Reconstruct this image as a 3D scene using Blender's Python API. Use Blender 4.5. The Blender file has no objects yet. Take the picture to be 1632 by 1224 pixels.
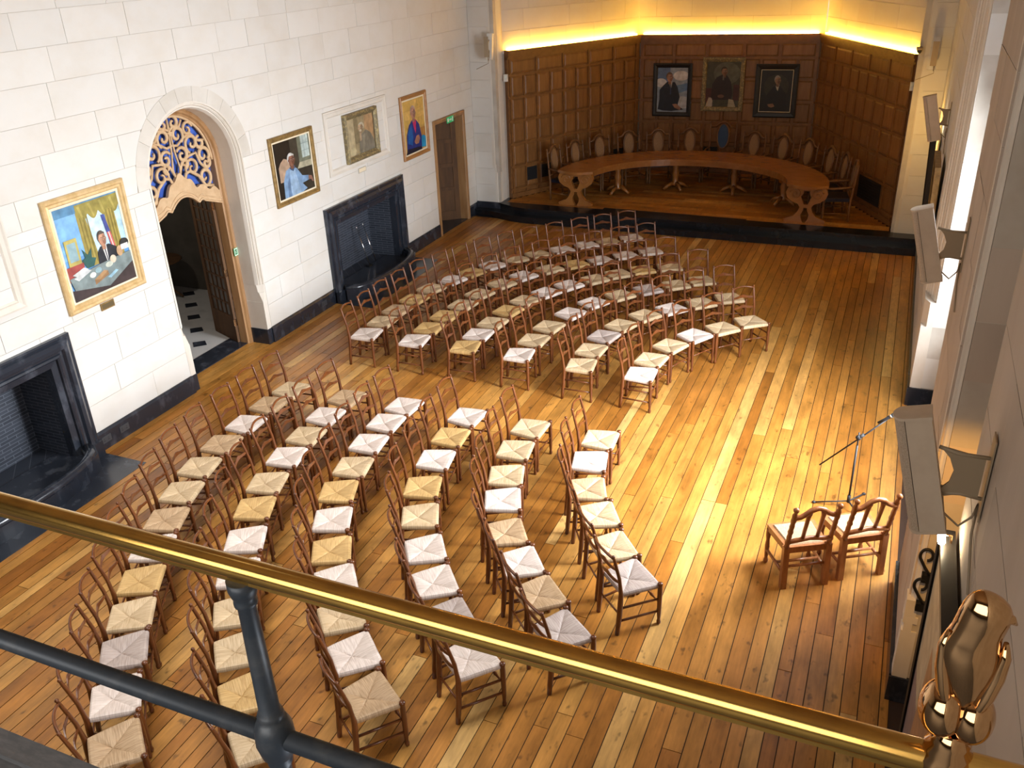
import bpy, math, random
from mathutils import Vector, Matrix
random.seed(7)
R = math.radians
S = bpy.context.scene
COL = S.collection

# ---------------------------------------------------------------- camera
cam_d = bpy.data.cameras.new('camera'); cam = bpy.data.objects.new('camera', cam_d); COL.objects.link(cam)
cam_d.sensor_width = 36.0; cam_d.lens = 1411.734 / 1632 * 36.0; cam_d.clip_start = 0.05; cam_d.clip_end = 200
_r = Vector((0.91955, 0.3912, -0.03716)).normalized()
_f = Vector((-0.36522, 0.81588, -0.44828)); _f = (_f - _r * _f.dot(_r)).normalized()
_u = _r.cross(_f)
cam.matrix_world = Matrix(((_r.x, _u.x, -_f.x, 0.0), (_r.y, _u.y, -_f.y, 0.0), (_r.z, _u.z, -_f.z, 5.6), (0, 0, 0, 1)))
S.camera = cam
# ---------------------------------------------------------------- world, light, exposure
S.view_settings.view_transform = 'Standard'; S.view_settings.look = 'None'
S.view_settings.gamma = 1.0; S.view_settings.use_curve_mapping = False
S.view_settings.exposure = 0.35
w = bpy.data.worlds.new('world'); S.world = w; w.use_nodes = True
w.node_tree.nodes['Background'].inputs[0].default_value = (0.75, 0.85, 1.0, 1)
w.node_tree.nodes['Background'].inputs[1].default_value = 0.6

def area(name, loc, rot, sx, sy, power, color, spread=180):
    l = bpy.data.lights.new(name, 'AREA'); l.shape = 'RECTANGLE'; l.size = sx; l.size_y = sy
    l.energy = power; l.color = color; l.spread = R(spread)
    o = bpy.data.objects.new(name, l); COL.objects.link(o); o.location = loc; o.rotation_euler = rot
    return o
DAY = (0.91, 0.955, 1.0)
# daylight falling through the tall bay window on the right, plus three added fill lights
area('bay_window_daylight', (1.30, 8.25, 2.75), (0, R(64), 0), 3.0, 1.3, 470, DAY, 130)
area('bay_window_daylight', (1.30, 9.55, 3.3), (0, R(64), 0), 3.6, 3.0, 280, DAY, 130)
area('near_right_fill', (0.50, 0.7, 2.3), (0, R(82), 0), 2.0, 2.2, 120, DAY, 140)  # fill added low on the right for the near-left chairs; no window there
area('overhead_fill', (-5.6, 4.6, 8.4), (0, 0, 0), 4.0, 5.0, 120, (1.0, 0.97, 0.92), 85)  # ceiling fill added over the lower-left seats; the roof has no opening
area('behind_camera_fill', (-2.2, -2.9, 6.0), (R(84), 0, 0), 5.0, 2.6, 140, (1.0, 0.94, 0.86))  # fill added behind the camera for faces turned towards it

# ---------------------------------------------------------------- mesh helper
class MB:
    def __init__(s): s.v = []; s.f = []; s.sm = []; s.c = []
    def face(s, idx, sm=False, c=0): s.f.append(tuple(idx)); s.sm.append(sm); s.c.append(c)
    def quad(s, a, b, c_, d, c=0):
        n = len(s.v); s.v += [tuple(a), tuple(b), tuple(c_), tuple(d)]; s.face((n, n+1, n+2, n+3), False, c)
    def hexa(s, p, c=0):          # 8 corners: 0-3 lower ring, 4-7 upper ring
        n = len(s.v); s.v += [tuple(q) for q in p]
        for q in ((3, 2, 1, 0), (4, 5, 6, 7), (0, 1, 5, 4), (1, 2, 6, 5), (2, 3, 7, 6), (3, 0, 4, 7)):
            s.face([n+i for i in q], False, c)
    def box(s, x0, x1, y0, y1, z0, z1, c=0):
        s.hexa([(x0, y0, z0), (x1, y0, z0), (x1, y1, z0), (x0, y1, z0), (x0, y0, z1), (x1, y0, z1), (x1, y1, z1), (x0, y1, z1)], c)
    def tube(s, pts, rad, n=8, cap=True, c=0, flat=1.0, closed=False):
        pts = [Vector(p) for p in pts]; k = len(pts)
        if not hasattr(rad, '__len__'): rad = [rad] * k
        b = len(s.v); prev = None
        for i, p in enumerate(pts):
            if closed: t = pts[(i+1) % k] - pts[i-1]
            else: t = pts[min(i+1, k-1)] - pts[max(i-1, 0)]
            t = t.normalized() if t.length > 1e-9 else Vector((0, 0, 1))
            if prev is None:
                a = Vector((0, 0, 1)) if abs(t.z) < 0.9 else Vector((1, 0, 0))
                nx = (a - t * a.dot(t)).normalized()
            else:
                nx = prev - t * prev.dot(t); nx = nx.normalized() if nx.length > 1e-6 else t.orthogonal().normalized()
            prev = nx; ny = t.cross(nx)
            for j in range(n):
                an = 2 * math.pi * j / n
                q = p + (nx * math.cos(an) + ny * math.sin(an) * flat) * rad[i]; s.v.append(tuple(q))
        for i in range(k if closed else k-1):
            i2 = (i+1) % k
            for j in range(n):
                j2 = (j+1) % n
                s.face((b+i*n+j, b+i*n+j2, b+i2*n+j2, b+i2*n+j), True, c)
        if cap and not closed:
            s.face([b+j for j in range(n)][::-1], False, c); s.face([b+(k-1)*n+j for j in range(n)], False, c)
    def lathe(s, o, prof, n=16, ax='z', c=0):
        pts = []
        o = Vector(o); d = {'z': Vector((0, 0, 1)), 'x': Vector((1, 0, 0)), 'y': Vector((0, 1, 0))}[ax] if isinstance(ax, str) else Vector(ax)
        s.tube([o + d * h + d * (1e-5 * i) for i, (r_, h) in enumerate(prof)], [r_ for r_, h in prof], n, True, c)
    def prism(s, poly, z0, z1, f=None, c=0):   # poly: list of 2D points, f maps (a,b,h) to 3D
        f = f or (lambda a, b, h: (a, b, h))
        n = len(s.v); k = len(poly)
        s.v += [tuple(f(a, b, z0)) for a, b in poly] + [tuple(f(a, b, z1)) for a, b in poly]
        s.face(list(range(n, n+k))[::-1], False, c); s.face(range(n+k, n+2*k), False, c)
        for i in range(k):
            j = (i+1) % k; s.face((n+i, n+j, n+k+j, n+k+i), False, c)
    def ell(s, o, rx, ry, rz, nu=14, nv=9, c=0):
        n = len(s.v); o = Vector(o)
        for i in range(nv+1):
            th = math.pi * i / nv
            for j in range(nu):
                ph = 2*math.pi*j/nu
                s.v.append((o.x+rx*math.sin(th)*math.cos(ph), o.y+ry*math.sin(th)*math.sin(ph), o.z+rz*math.cos(th)))
        for i in range(nv):
            for j in range(nu):
                j2 = (j+1) % nu
                s.face((n+i*nu+j, n+(i+1)*nu+j, n+(i+1)*nu+j2, n+i*nu+j2), True, c)
    def mesh(s, name, mats, cols=None):
        me = bpy.data.meshes.new(name); me.from_pydata(s.v, [], s.f)
        if not isinstance(mats, (list, tuple)): mats = [mats]
        for m in mats: me.materials.append(m)
        me.polygons.foreach_set('use_smooth', s.sm)
        if cols is None:
            if len(mats) > 1: me.polygons.foreach_set('material_index', s.c)
        else:
            at = me.color_attributes.new('Col', 'FLOAT_COLOR', 'CORNER')
            buf = []
            for p in me.polygons:
                cc = cols[s.c[p.index]]
                buf += [cc[0], cc[1], cc[2], 1.0] * p.loop_total
            at.data.foreach_set('color', buf)
        me.update(); return me
    def build(s, name, mats, parent=None, cols=None):
        o = bpy.data.objects.new(name, s.mesh(name, mats, cols)); COL.objects.link(o)
        if parent is not None: o.parent = parent
        return o

def tag(o, label, cat, group=None):
    o['label'] = label; o['category'] = cat
    if group: o['group'] = group
    return o
def thing(name, label, cat, loc=(0, 0, 0), rz=0, group=None):
    o = bpy.data.objects.new(name, None); COL.objects.link(o); o.location = loc; o.rotation_euler = (0, 0, rz)
    o.empty_display_size = 0.1
    return tag(o, label, cat, group)
def structure(o): o['kind'] = 'structure'; return o
def copy_tree(o, parent=None):
    c = o.copy(); COL.objects.link(c)
    if parent is not None: c.parent = parent
    for ch in KIDS[o.name]: copy_tree(ch, c)
    if o.name not in KIDS: KIDS[o.name] = []
    return c
KIDS = {}
def index_kids(root):
    KIDS[root.name] = [o for o in COL.objects if o.parent == root]
    for k in KIDS[root.name]: index_kids(k)

# ---------------------------------------------------------------- materials
def mat(name, col, rough=0.5, metal=0.0, var=0.0, noise=None, bump=0.0, spec=0.5, emit=None, objvar=0.0, coat=0.0):
    """col base colour; noise=(scale xyz, detail, second colour, lo, hi): mottling in object space"""
    m = bpy.data.materials.new(name); m.use_nodes = True; nt = m.node_tree; b = nt.nodes['Principled BSDF']
    b.inputs['Base Color'].default_value = (*col, 1); b.inputs['Roughness'].default_value = rough
    b.inputs['Metallic'].default_value = metal; b.inputs['Specular IOR Level'].default_value = spec
    b.inputs['Coat Weight'].default_value = coat; b.inputs['Coat Roughness'].default_value = 0.15
    out = None
    if noise:
        sc, det, c2, lo, hi = noise
        geo = nt.nodes.new('ShaderNodeNewGeometry') if objvar >= 0 and name.startswith('W_') else nt.nodes.new('ShaderNodeTexCoord')
        mp = nt.nodes.new('ShaderNodeMapping'); mp.inputs['Scale'].default_value = sc
        nt.links.new(geo.outputs['Position' if name.startswith('W_') else 'Object'], mp.inputs[0])
        nz = nt.nodes.new('ShaderNodeTexNoise'); nz.inputs['Scale'].default_value = 1.0; nz.inputs['Detail'].default_value = det
        nz.inputs['Roughness'].default_value = 0.6
        oi0 = nt.nodes.new('ShaderNodeObjectInfo')
        cm = nt.nodes.new('ShaderNodeCombineXYZ'); ml = nt.nodes.new('ShaderNodeMath'); ml.operation = 'MULTIPLY'; ml.inputs[1].default_value = 37.0
        nt.links.new(oi0.outputs['Random'], ml.inputs[0]); nt.links.new(ml.outputs[0], cm.inputs[0]); nt.links.new(ml.outputs[0], cm.inputs[2])
        ad = nt.nodes.new('ShaderNodeVectorMath'); ad.operation = 'ADD'
        nt.links.new(mp.outputs[0], ad.inputs[0]); nt.links.new(cm.outputs[0], ad.inputs[1])
        nt.links.new(ad.outputs[0], nz.inputs['Vector'])
        rp = nt.nodes.new('ShaderNodeValToRGB'); rp.color_ramp.elements[0].position = lo; rp.color_ramp.elements[1].position = hi
        rp.color_ramp.elements[0].color = (*col, 1); rp.color_ramp.elements[1].color = (*c2, 1)
        nt.links.new(nz.outputs['Fac'], rp.inputs[0]); out = rp.outputs[0]
        if bump:
            bp = nt.nodes.new('ShaderNodeBump'); bp.inputs['Strength'].default_value = bump; bp.inputs['Distance'].default_value = 0.01
            nt.links.new(nz.outputs['Fac'], bp.inputs['Height']); nt.links.new(bp.outputs[0], b.inputs['Normal'])
    if objvar > 0:
        oi = nt.nodes.new('ShaderNodeObjectInfo'); mr = nt.nodes.new('ShaderNodeMapRange')
        mr.inputs[3].default_value = 1 - objvar; mr.inputs[4].default_value = 1 + objvar
        nt.links.new(oi.outputs['Random'], mr.inputs[0])
        hs = nt.nodes.new('ShaderNodeHueSaturation'); hs.inputs['Color'].default_value = (*col, 1)
        if out: nt.links.new(out, hs.inputs['Color'])
        nt.links.new(mr.outputs[0], hs.inputs['Value']); out = hs.outputs[0]
    if out: nt.links.new(out, b.inputs['Base Color'])
    if emit:
        b.inputs['Emission Color'].default_value = (*emit[0], 1); b.inputs['Emission Strength'].default_value = emit[1]
    return m

STONE = mat('W_limestone', (0.70, 0.675, 0.635), 0.85, noise=((1.6, 1.6, 2.2), 5, (0.655, 0.61, 0.545), 0.42, 0.78), bump=0.12, objvar=0.035, spec=0.25)
JOINT = mat('W_lime_mortar', (0.60, 0.56, 0.50), 0.95, noise=((3, 3, 3), 3, (0.48, 0.43, 0.37), 0.3, 0.7), spec=0.1)
TRIMST = mat('W_dressed_limestone', (0.71, 0.66, 0.59), 0.8, noise=((2.5, 2.5, 1.2), 5, (0.62, 0.555, 0.47), 0.42, 0.75), bump=0.06, spec=0.25)
STONE_SHADED = mat('W_shaded_limestone', (0.56, 0.48, 0.41), 0.85, noise=((2.2, 2.2, 0.5), 5, (0.47, 0.395, 0.33), 0.40, 0.75), bump=0.1, objvar=0.08, spec=0.2)  # limestone again, browner: warm shade mixed into the base colour
VOUS = mat('W_arch_limestone', (0.655, 0.62, 0.565), 0.85, noise=((1.6, 1.6, 2.2), 5, (0.56, 0.51, 0.44), 0.42, 0.78), bump=0.1, objvar=0.03, spec=0.25)
MARBLE_SHADED = mat('W_shaded_marble', (0.008, 0.009, 0.012), 0.25, noise=((5, 5, 3), 6, (0.03, 0.033, 0.038), 0.52, 0.85), spec=0.5)  # darker copy of the black marble, the steps' shade put into its colour
MARBLE = mat('W_black_marble', (0.020, 0.024, 0.034), 0.22, noise=((5, 5, 3), 6, (0.095, 0.105, 0.13), 0.52, 0.85), spec=0.6)  # lighter copy, second tone raised to imitate the highlight
def brick_mat():
    m = bpy.data.materials.new('hearth_brick'); m.use_nodes = True; nt = m.node_tree; b = nt.nodes['Principled BSDF']
    N = nt.nodes.new; L = nt.links.new
    g = N('ShaderNodeNewGeometry'); sp = N('ShaderNodeSeparateXYZ'); L(g.outputs['Position'], sp.inputs[0])
    ad = N('ShaderNodeMath'); L(sp.outputs[0], ad.inputs[0]); L(sp.outputs[1], ad.inputs[1]); cm = N('ShaderNodeCombineXYZ'); L(ad.outputs[0], cm.inputs[0]); L(sp.outputs[2], cm.inputs[1])
    bt = N('ShaderNodeTexBrick'); bt.inputs['Scale'].default_value = 1.0; bt.inputs['Brick Width'].default_value = 0.23; bt.inputs['Row Height'].default_value = 0.045; bt.inputs['Mortar Size'].default_value = 0.005
    bt.inputs['Color1'].default_value = (0.022, 0.027, 0.040, 1); bt.inputs['Color2'].default_value = (0.040, 0.047, 0.065, 1); bt.inputs['Mortar'].default_value = (0.10, 0.112, 0.14, 1)
    L(cm.outputs[0], bt.inputs['Vector']); L(bt.outputs['Color'], b.inputs['Base Color']); b.inputs['Roughness'].default_value = 0.6
    return m
HEARTHB = brick_mat()
FLOORBASE = mat('dark_subfloor', (0.035, 0.014, 0.005), 0.9)
IRON = mat('black_iron', (0.012, 0.012, 0.013), 0.45, 0.4)
STEEL = mat('W_grey_blue_paint', (0.045, 0.058, 0.078), 0.42, 0.25, noise=((14, 14, 14), 5, (0.09, 0.10, 0.115), 0.5, 0.75), spec=0.5)
BRASS = mat('W_brass', (0.78, 0.47, 0.12), 0.17, 0.95, noise=((9, 30, 30), 4, (0.50, 0.30, 0.09), 0.45, 0.75))
BRASSF = mat('polished_brass', (0.66, 0.40, 0.20), 0.07, 1.0)
GOLDF = mat('pale_gilt', (0.72, 0.52, 0.27), 0.42, 0.25, noise=((12, 12, 12), 3, (0.60, 0.40, 0.17), 0.4, 0.7))
GILT = mat('gilt_brown', (0.36, 0.23, 0.08), 0.4, 0.35, noise=((14, 14, 14), 3, (0.20, 0.12, 0.04), 0.4, 0.7))
GILTDK = mat('aged_gilt', (0.20, 0.16, 0.09), 0.5, 0.3, noise=((22, 22, 22), 4, (0.42, 0.33, 0.15), 0.48, 0.66), bump=0.4)
OAKF = mat('oak_frame', (0.42, 0.20, 0.065), 0.45, noise=((3, 3, 20), 4, (0.30, 0.13, 0.035), 0.35, 0.7))
BLACKF = mat('ebonised_frame', (0.012, 0.010, 0.009), 0.4)
SLIP = mat('cream_slip', (0.80, 0.70, 0.52), 0.6)
OAKDOOR = mat('W_door_oak', (0.40, 0.225, 0.10), 0.5, noise=((9, 9, 1.3), 5, (0.27, 0.135, 0.05), 0.35, 0.7), bump=0.06)
OAKDK = mat('W_dark_oak', (0.135, 0.062, 0.021), 0.75, noise=((10, 10, 1.3), 5, (0.075, 0.034, 0.013), 0.35, 0.7), bump=0.05)
CARVE = mat('W_carved_limewood', (0.62, 0.43, 0.25), 0.6, noise=((7, 7, 7), 4, (0.50, 0.32, 0.17), 0.4, 0.7), bump=0.1)
PANEL = mat('W_oak_panelling', (0.27, 0.125, 0.040), 0.42, noise=((12, 12, 2.2), 5, (0.19, 0.082, 0.023), 0.35, 0.7), bump=0.05, objvar=0.12)
RAILW = mat('W_oak_rails', (0.235, 0.105, 0.032), 0.42, noise=((8, 8, 8), 4, (0.17, 0.07, 0.02), 0.35, 0.7))
TABLEW = mat('W_table_oak', (0.36, 0.148, 0.036), 0.26, noise=((3, 14, 3), 5, (0.27, 0.10, 0.022), 0.35, 0.7), coat=0.2)
CHAIRW = mat('chair_wood', (0.155, 0.046, 0.011), 0.30, noise=((30, 30, 6), 3, (0.085, 0.023, 0.006), 0.35, 0.7), objvar=0.15, coat=0.15)
CHAIRW2 = mat('honey_chair_wood', (0.30, 0.115, 0.040), 0.35, noise=((30, 30, 6), 3, (0.20, 0.07, 0.022), 0.35, 0.7), coat=0.15)
APSEW = mat('apse_chair_oak', (0.19, 0.085, 0.030), 0.4, noise=((20, 20, 6), 3, (0.12, 0.05, 0.016), 0.35, 0.7))
CANE = mat('woven_cane', (0.34, 0.20, 0.10), 0.6, noise=((90, 90, 90), 2, (0.25, 0.14, 0.06), 0.4, 0.6), bump=0.2)
BLUEVEL = mat('blue_velvet', (0.035, 0.075, 0.17), 0.8)
NAVY = mat('navy_leather', (0.010, 0.012, 0.03), 0.35)
SPK = mat('beige_speaker', (0.64, 0.53, 0.41), 0.6, noise=((9, 9, 9), 3, (0.58, 0.47, 0.36), 0.4, 0.7))
SPKG = mat('beige_grille', (0.52, 0.42, 0.32), 0.75, noise=((160, 160, 160), 2, (0.44, 0.35, 0.26), 0.45, 0.55), bump=0.2)
SPKB = mat('beige_bracket_paint', (0.36, 0.28, 0.185), 0.5)
WHITEP = mat('white_plastic', (0.75, 0.74, 0.70), 0.5)
GREEN = mat('sign_green', (0.02, 0.42, 0.14), 0.4, emit=((0.02, 0.42, 0.14), 0.25))
WHITEM = mat('sign_white', (0.8, 0.85, 0.8), 0.5)
BLUEGL = mat('W_blue_glass', (0.035, 0.075, 0.34), 0.12, noise=((1.2, 2.6, 2.6), 3, (0.10, 0.19, 0.62), 0.35, 0.7), spec=0.7)
WMARB = mat('W_white_marble', (0.62, 0.60, 0.58), 0.25, noise=((3, 3, 3), 6, (0.45, 0.44, 0.43), 0.5, 0.8))
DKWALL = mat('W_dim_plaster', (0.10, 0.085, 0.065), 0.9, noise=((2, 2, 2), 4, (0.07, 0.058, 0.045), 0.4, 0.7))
CEIL = mat('W_ceiling_oak', (0.34, 0.24, 0.15), 0.8, noise=((2, 2, 2), 4, (0.28, 0.19, 0.11), 0.4, 0.7))
COVE = mat('cove_lamp', (1, 0.8, 0.4), 0.5, emit=((1.0, 0.52, 0.055), 70.0))
LAMP = mat('picture_lamp', (1, 0.9, 0.7), 0.5, emit=((1.0, 0.80, 0.5), 45.0))
GRAPH = mat('W_grey_kerb', (0.11, 0.115, 0.125), 0.45, noise=((20, 60, 60), 5, (0.17, 0.17, 0.18), 0.4, 0.7), bump=0.05)
SOCK = mat('socket_grey', (0.05, 0.052, 0.058), 0.5)
BLKPL = mat('black_plastic', (0.012, 0.012, 0.014), 0.65)
CHROME = mat('chrome', (0.7, 0.7, 0.72), 0.2, 1.0)

# floor planks: every board has its own tone and its own grain
def plank_mat():
    m = bpy.data.materials.new('oak_plank'); m.use_nodes = True; nt = m.node_tree; b = nt.nodes['Principled BSDF']
    N = nt.nodes.new; L = nt.links.new
    oi = N('ShaderNodeObjectInfo'); geo = N('ShaderNodeNewGeometry')
    rp = N('ShaderNodeValToRGB'); cr = rp.color_ramp
    cols = [(0.0, (0.25, 0.090, 0.013)), (0.12, (0.315, 0.120, 0.018)), (0.4, (0.37, 0.152, 0.026)), (0.65, (0.41, 0.182, 0.035)), (0.86, (0.46, 0.225, 0.052)), (1.0, (0.57, 0.34, 0.115))]
    cr.elements[0].position = 0; cr.elements[0].color = (*cols[0][1], 1); cr.elements[1].position = 1; cr.elements[1].color = (*cols[-1][1], 1)
    for p, c in cols[1:-1]: e = cr.elements.new(p); e.color = (*c, 1)
    L(oi.outputs['Random'], rp.inputs[0])
    cm = N('ShaderNodeCombineXYZ'); ml = N('ShaderNodeMath'); ml.operation = 'MULTIPLY'; ml.inputs[1].default_value = 53.0
    L(oi.outputs['Random'], ml.inputs[0]); L(ml.outputs[0], cm.inputs[2])
    ad = N('ShaderNodeVectorMath'); ad.operation = 'ADD'; L(geo.outputs['Position'], ad.inputs[0]); L(cm.outputs[0], ad.inputs[1])
    def nz(scale, det):
        mp = N('ShaderNodeMapping'); mp.inputs['Scale'].default_value = scale; L(ad.outputs[0], mp.inputs[0])
        n = N('ShaderNodeTexNoise'); n.inputs['Scale'].default_value = 1; n.inputs['Detail'].default_value = det; n.inputs['Roughness'].default_value = 0.62
        L(mp.outputs[0], n.inputs['Vector']); return n
    grain = nz((46, 2.6, 1), 5); blot = nz((5, 1.6, 1), 4); knot = nz((13, 7, 1), 2)
    def mulcol(a, fac, lo, hi):
        mr = N('ShaderNodeMapRange'); mr.inputs[1].default_value = 0.3; mr.inputs[2].default_value = 0.7
        mr.inputs[3].default_value = lo; mr.inputs[4].default_value = hi; L(fac, mr.inputs[0])
        mx = N('ShaderNodeMixRGB'); mx.blend_type = 'MULTIPLY'; mx.inputs[0].default_value = 1; L(a, mx.inputs[1]); L(mr.outputs[0], mx.inputs[2]); return mx.outputs[0]
    c = mulcol(rp.outputs[0], grain.outputs['Fac'], 0.84, 1.12)
    c = mulcol(c, blot.outputs['Fac'], 0.62, 1.28)
    st = N('ShaderNodeMapRange'); st.inputs[1].default_value = 0.62; st.inputs[2].default_value = 0.74; st.inputs[3].default_value = 1.0; st.inputs[4].default_value = 0.45
    L(knot.outputs['Fac'], st.inputs[0])
    mx = N('ShaderNodeMixRGB'); mx.blend_type = 'MULTIPLY'; mx.inputs[0].default_value = 1; L(c, mx.inputs[1]); L(st.outputs[0], mx.inputs[2])
    L(mx.outputs[0], b.inputs['Base Color'])
    rr = N('ShaderNodeMapRange'); rr.inputs[3].default_value = 0.26; rr.inputs[4].default_value = 0.46; L(blot.outputs['Fac'], rr.inputs[0]); L(rr.outputs[0], b.inputs['Roughness'])
    bp = N('ShaderNodeBump'); bp.inputs['Strength'].default_value = 0.10; bp.inputs['Distance'].default_value = 0.01; L(blot.outputs['Fac'], bp.inputs['Height']); L(bp.outputs[0], b.inputs['Normal'])
    return m
PLANK = plank_mat()

def rush_mat(name, c1, c2):
    m = bpy.data.materials.new(name); m.use_nodes = True; nt = m.node_tree; b = nt.nodes['Principled BSDF']
    N = nt.nodes.new; L = nt.links.new
    tc = N('ShaderNodeTexCoord'); sp = N('ShaderNodeSeparateXYZ'); L(tc.outputs['Object'], sp.inputs[0])
    ax = N('ShaderNodeMath'); ax.operation = 'ABSOLUTE'; L(sp.outputs[0], ax.inputs[0])
    ay = N('ShaderNodeMath'); ay.operation = 'ABSOLUTE'; L(sp.outputs[1], ay.inputs[0])
    k = N('ShaderNodeMath'); k.operation = 'MULTIPLY'; k.inputs[1].default_value = 1.067; L(ax.outputs[0], k.inputs[0])
    g = N('ShaderNodeMath'); g.operation = 'GREATER_THAN'; L(k.outputs[0], g.inputs[0]); L(ay.outputs[0], g.inputs[1])
    oi = N('ShaderNodeObjectInfo'); ml = N('ShaderNodeMath'); ml.operation = 'MULTIPLY'; ml.inputs[1].default_value = 31; L(oi.outputs['Random'], ml.inputs[0])
    def st(scale):
        mp = N('ShaderNodeMapping'); mp.inputs['Scale'].default_value = scale; L(tc.outputs['Object'], mp.inputs[0])
        cz = N('ShaderNodeCombineXYZ'); L(ml.outputs[0], cz.inputs[2])
        ad = N('ShaderNodeVectorMath'); ad.operation = 'ADD'; L(mp.outputs[0], ad.inputs[0]); L(cz.outputs[0], ad.inputs[1])
        n = N('ShaderNodeTexNoise'); n.inputs['Scale'].default_value = 1; n.inputs['Detail'].default_value = 3; L(ad.outputs[0], n.inputs['Vector']); return n.outputs['Fac']
    a = st((9, 150, 3)); c = st((150, 9, 3))
    mx = N('ShaderNodeMixRGB'); L(g.outputs[0], mx.inputs[0]); L(c, mx.inputs[1]); L(a, mx.inputs[2])
    rp = N('ShaderNodeValToRGB'); rp.color_ramp.elements[0].position = 0.34; rp.color_ramp.elements[1].position = 0.62
    rp.color_ramp.elements[0].color = (*c2, 1); rp.color_ramp.elements[1].color = (*c1, 1)
    L(mx.outputs[0], rp.inputs[0]); L(rp.outputs[0], b.inputs['Base Color'])
    bp = N('ShaderNodeBump'); bp.inputs['Strength'].default_value = 0.35; bp.inputs['Distance'].default_value = 0.006; L(mx.outputs[0], bp.inputs['Height']); L(bp.outputs[0], b.inputs['Normal'])
    b.inputs['Roughness'].default_value = 0.55; b.inputs['Specular IOR Level'].default_value = 0.45
    return m
RUSH = {'W': rush_mat('rush_pale', (0.72, 0.62, 0.56), (0.55, 0.45, 0.39)),
        'S': rush_mat('rush_straw', (0.60, 0.455, 0.285), (0.44, 0.31, 0.17)),
        'G': rush_mat('rush_golden', (0.60, 0.395, 0.165), (0.43, 0.26, 0.09)),
        'T': rush_mat('rush_tan', (0.52, 0.36, 0.215), (0.36, 0.23, 0.12)),
        'Y': rush_mat('rush_greyish', (0.46, 0.38, 0.34), (0.33, 0.26, 0.23))}

def paint_mat():
    m = bpy.data.materials.new('oil_paint'); m.use_nodes = True; nt = m.node_tree; b = nt.nodes['Principled BSDF']
    N = nt.nodes.new; L = nt.links.new
    at = N('ShaderNodeAttribute'); at.attribute_name = 'Col'
    tc = N('ShaderNodeTexCoord'); nz = N('ShaderNodeTexNoise'); nz.inputs['Scale'].default_value = 9; nz.inputs['Detail'].default_value = 5
    L(tc.outputs['Object'], nz.inputs['Vector'])
    mr = N('ShaderNodeMapRange'); mr.inputs[1].default_value = 0.3; mr.inputs[2].default_value = 0.7; mr.inputs[3].default_value = 0.72; mr.inputs[4].default_value = 1.25
    L(nz.outputs['Fac'], mr.inputs[0])
    mx = N('ShaderNodeMixRGB'); mx.blend_type = 'MULTIPLY'; mx.inputs[0].default_value = 1; L(at.outputs['Color'], mx.inputs[1]); L(mr.outputs[0], mx.inputs[2])
    L(mx.outputs[0], b.inputs['Base Color']); b.inputs['Roughness'].default_value = 0.4
    return m
PAINT = paint_mat()

# ---------------------------------------------------------------- planes
class Plane:
    """a along u, b along world z (or v), c along the outward normal"""
    def __init__(s, o, u, n, v=(0, 0, 1)): s.o = Vector(o); s.u = Vector(u).normalized(); s.n = Vector(n).normalized(); s.v = Vector(v).normalized()
    def __call__(s, a, b, c=0.0): return s.o + s.u * a + s.v * b + s.n * c
    def box(s, mb, a0, a1, b0, b1, c0, c1, c=0):
        mb.hexa([s(a0, b0, c0), s(a1, b0, c0), s(a1, b1, c0), s(a0, b1, c0), s(a0, b0, c1), s(a1, b0, c1), s(a1, b1, c1), s(a0, b1, c1)], c)
    def sweep(s, mb, a0, a1, b0, b1, prof, c=0, three=False):
        """profile of (inset, height) swept round a rectangle; three: no bottom member (door, fireplace)"""
        rings = []
        for ins, h in prof:
            lo = b0 if three else b0 + ins
            rings.append([s(a0+ins, lo, h), s(a0+ins, b1-ins, h), s(a1-ins, b1-ins, h), s(a1-ins, lo, h)])
        for r0, r1 in zip(rings[:-1], rings[1:]):
            for i in range(3 if three else 4):
                j = (i+1) % 4; mb.quad(r0[i], r0[j], r1[j], r1[i], c)

LW = -8.76      # face of the left wall
RW = 0.55       # face of the right wall
left = Plane((LW, 0, 0), (0, 1, 0), (1, 0, 0))
right = Plane((RW, 0, 0), (0, 1, 0), (-1, 0, 0))

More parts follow.
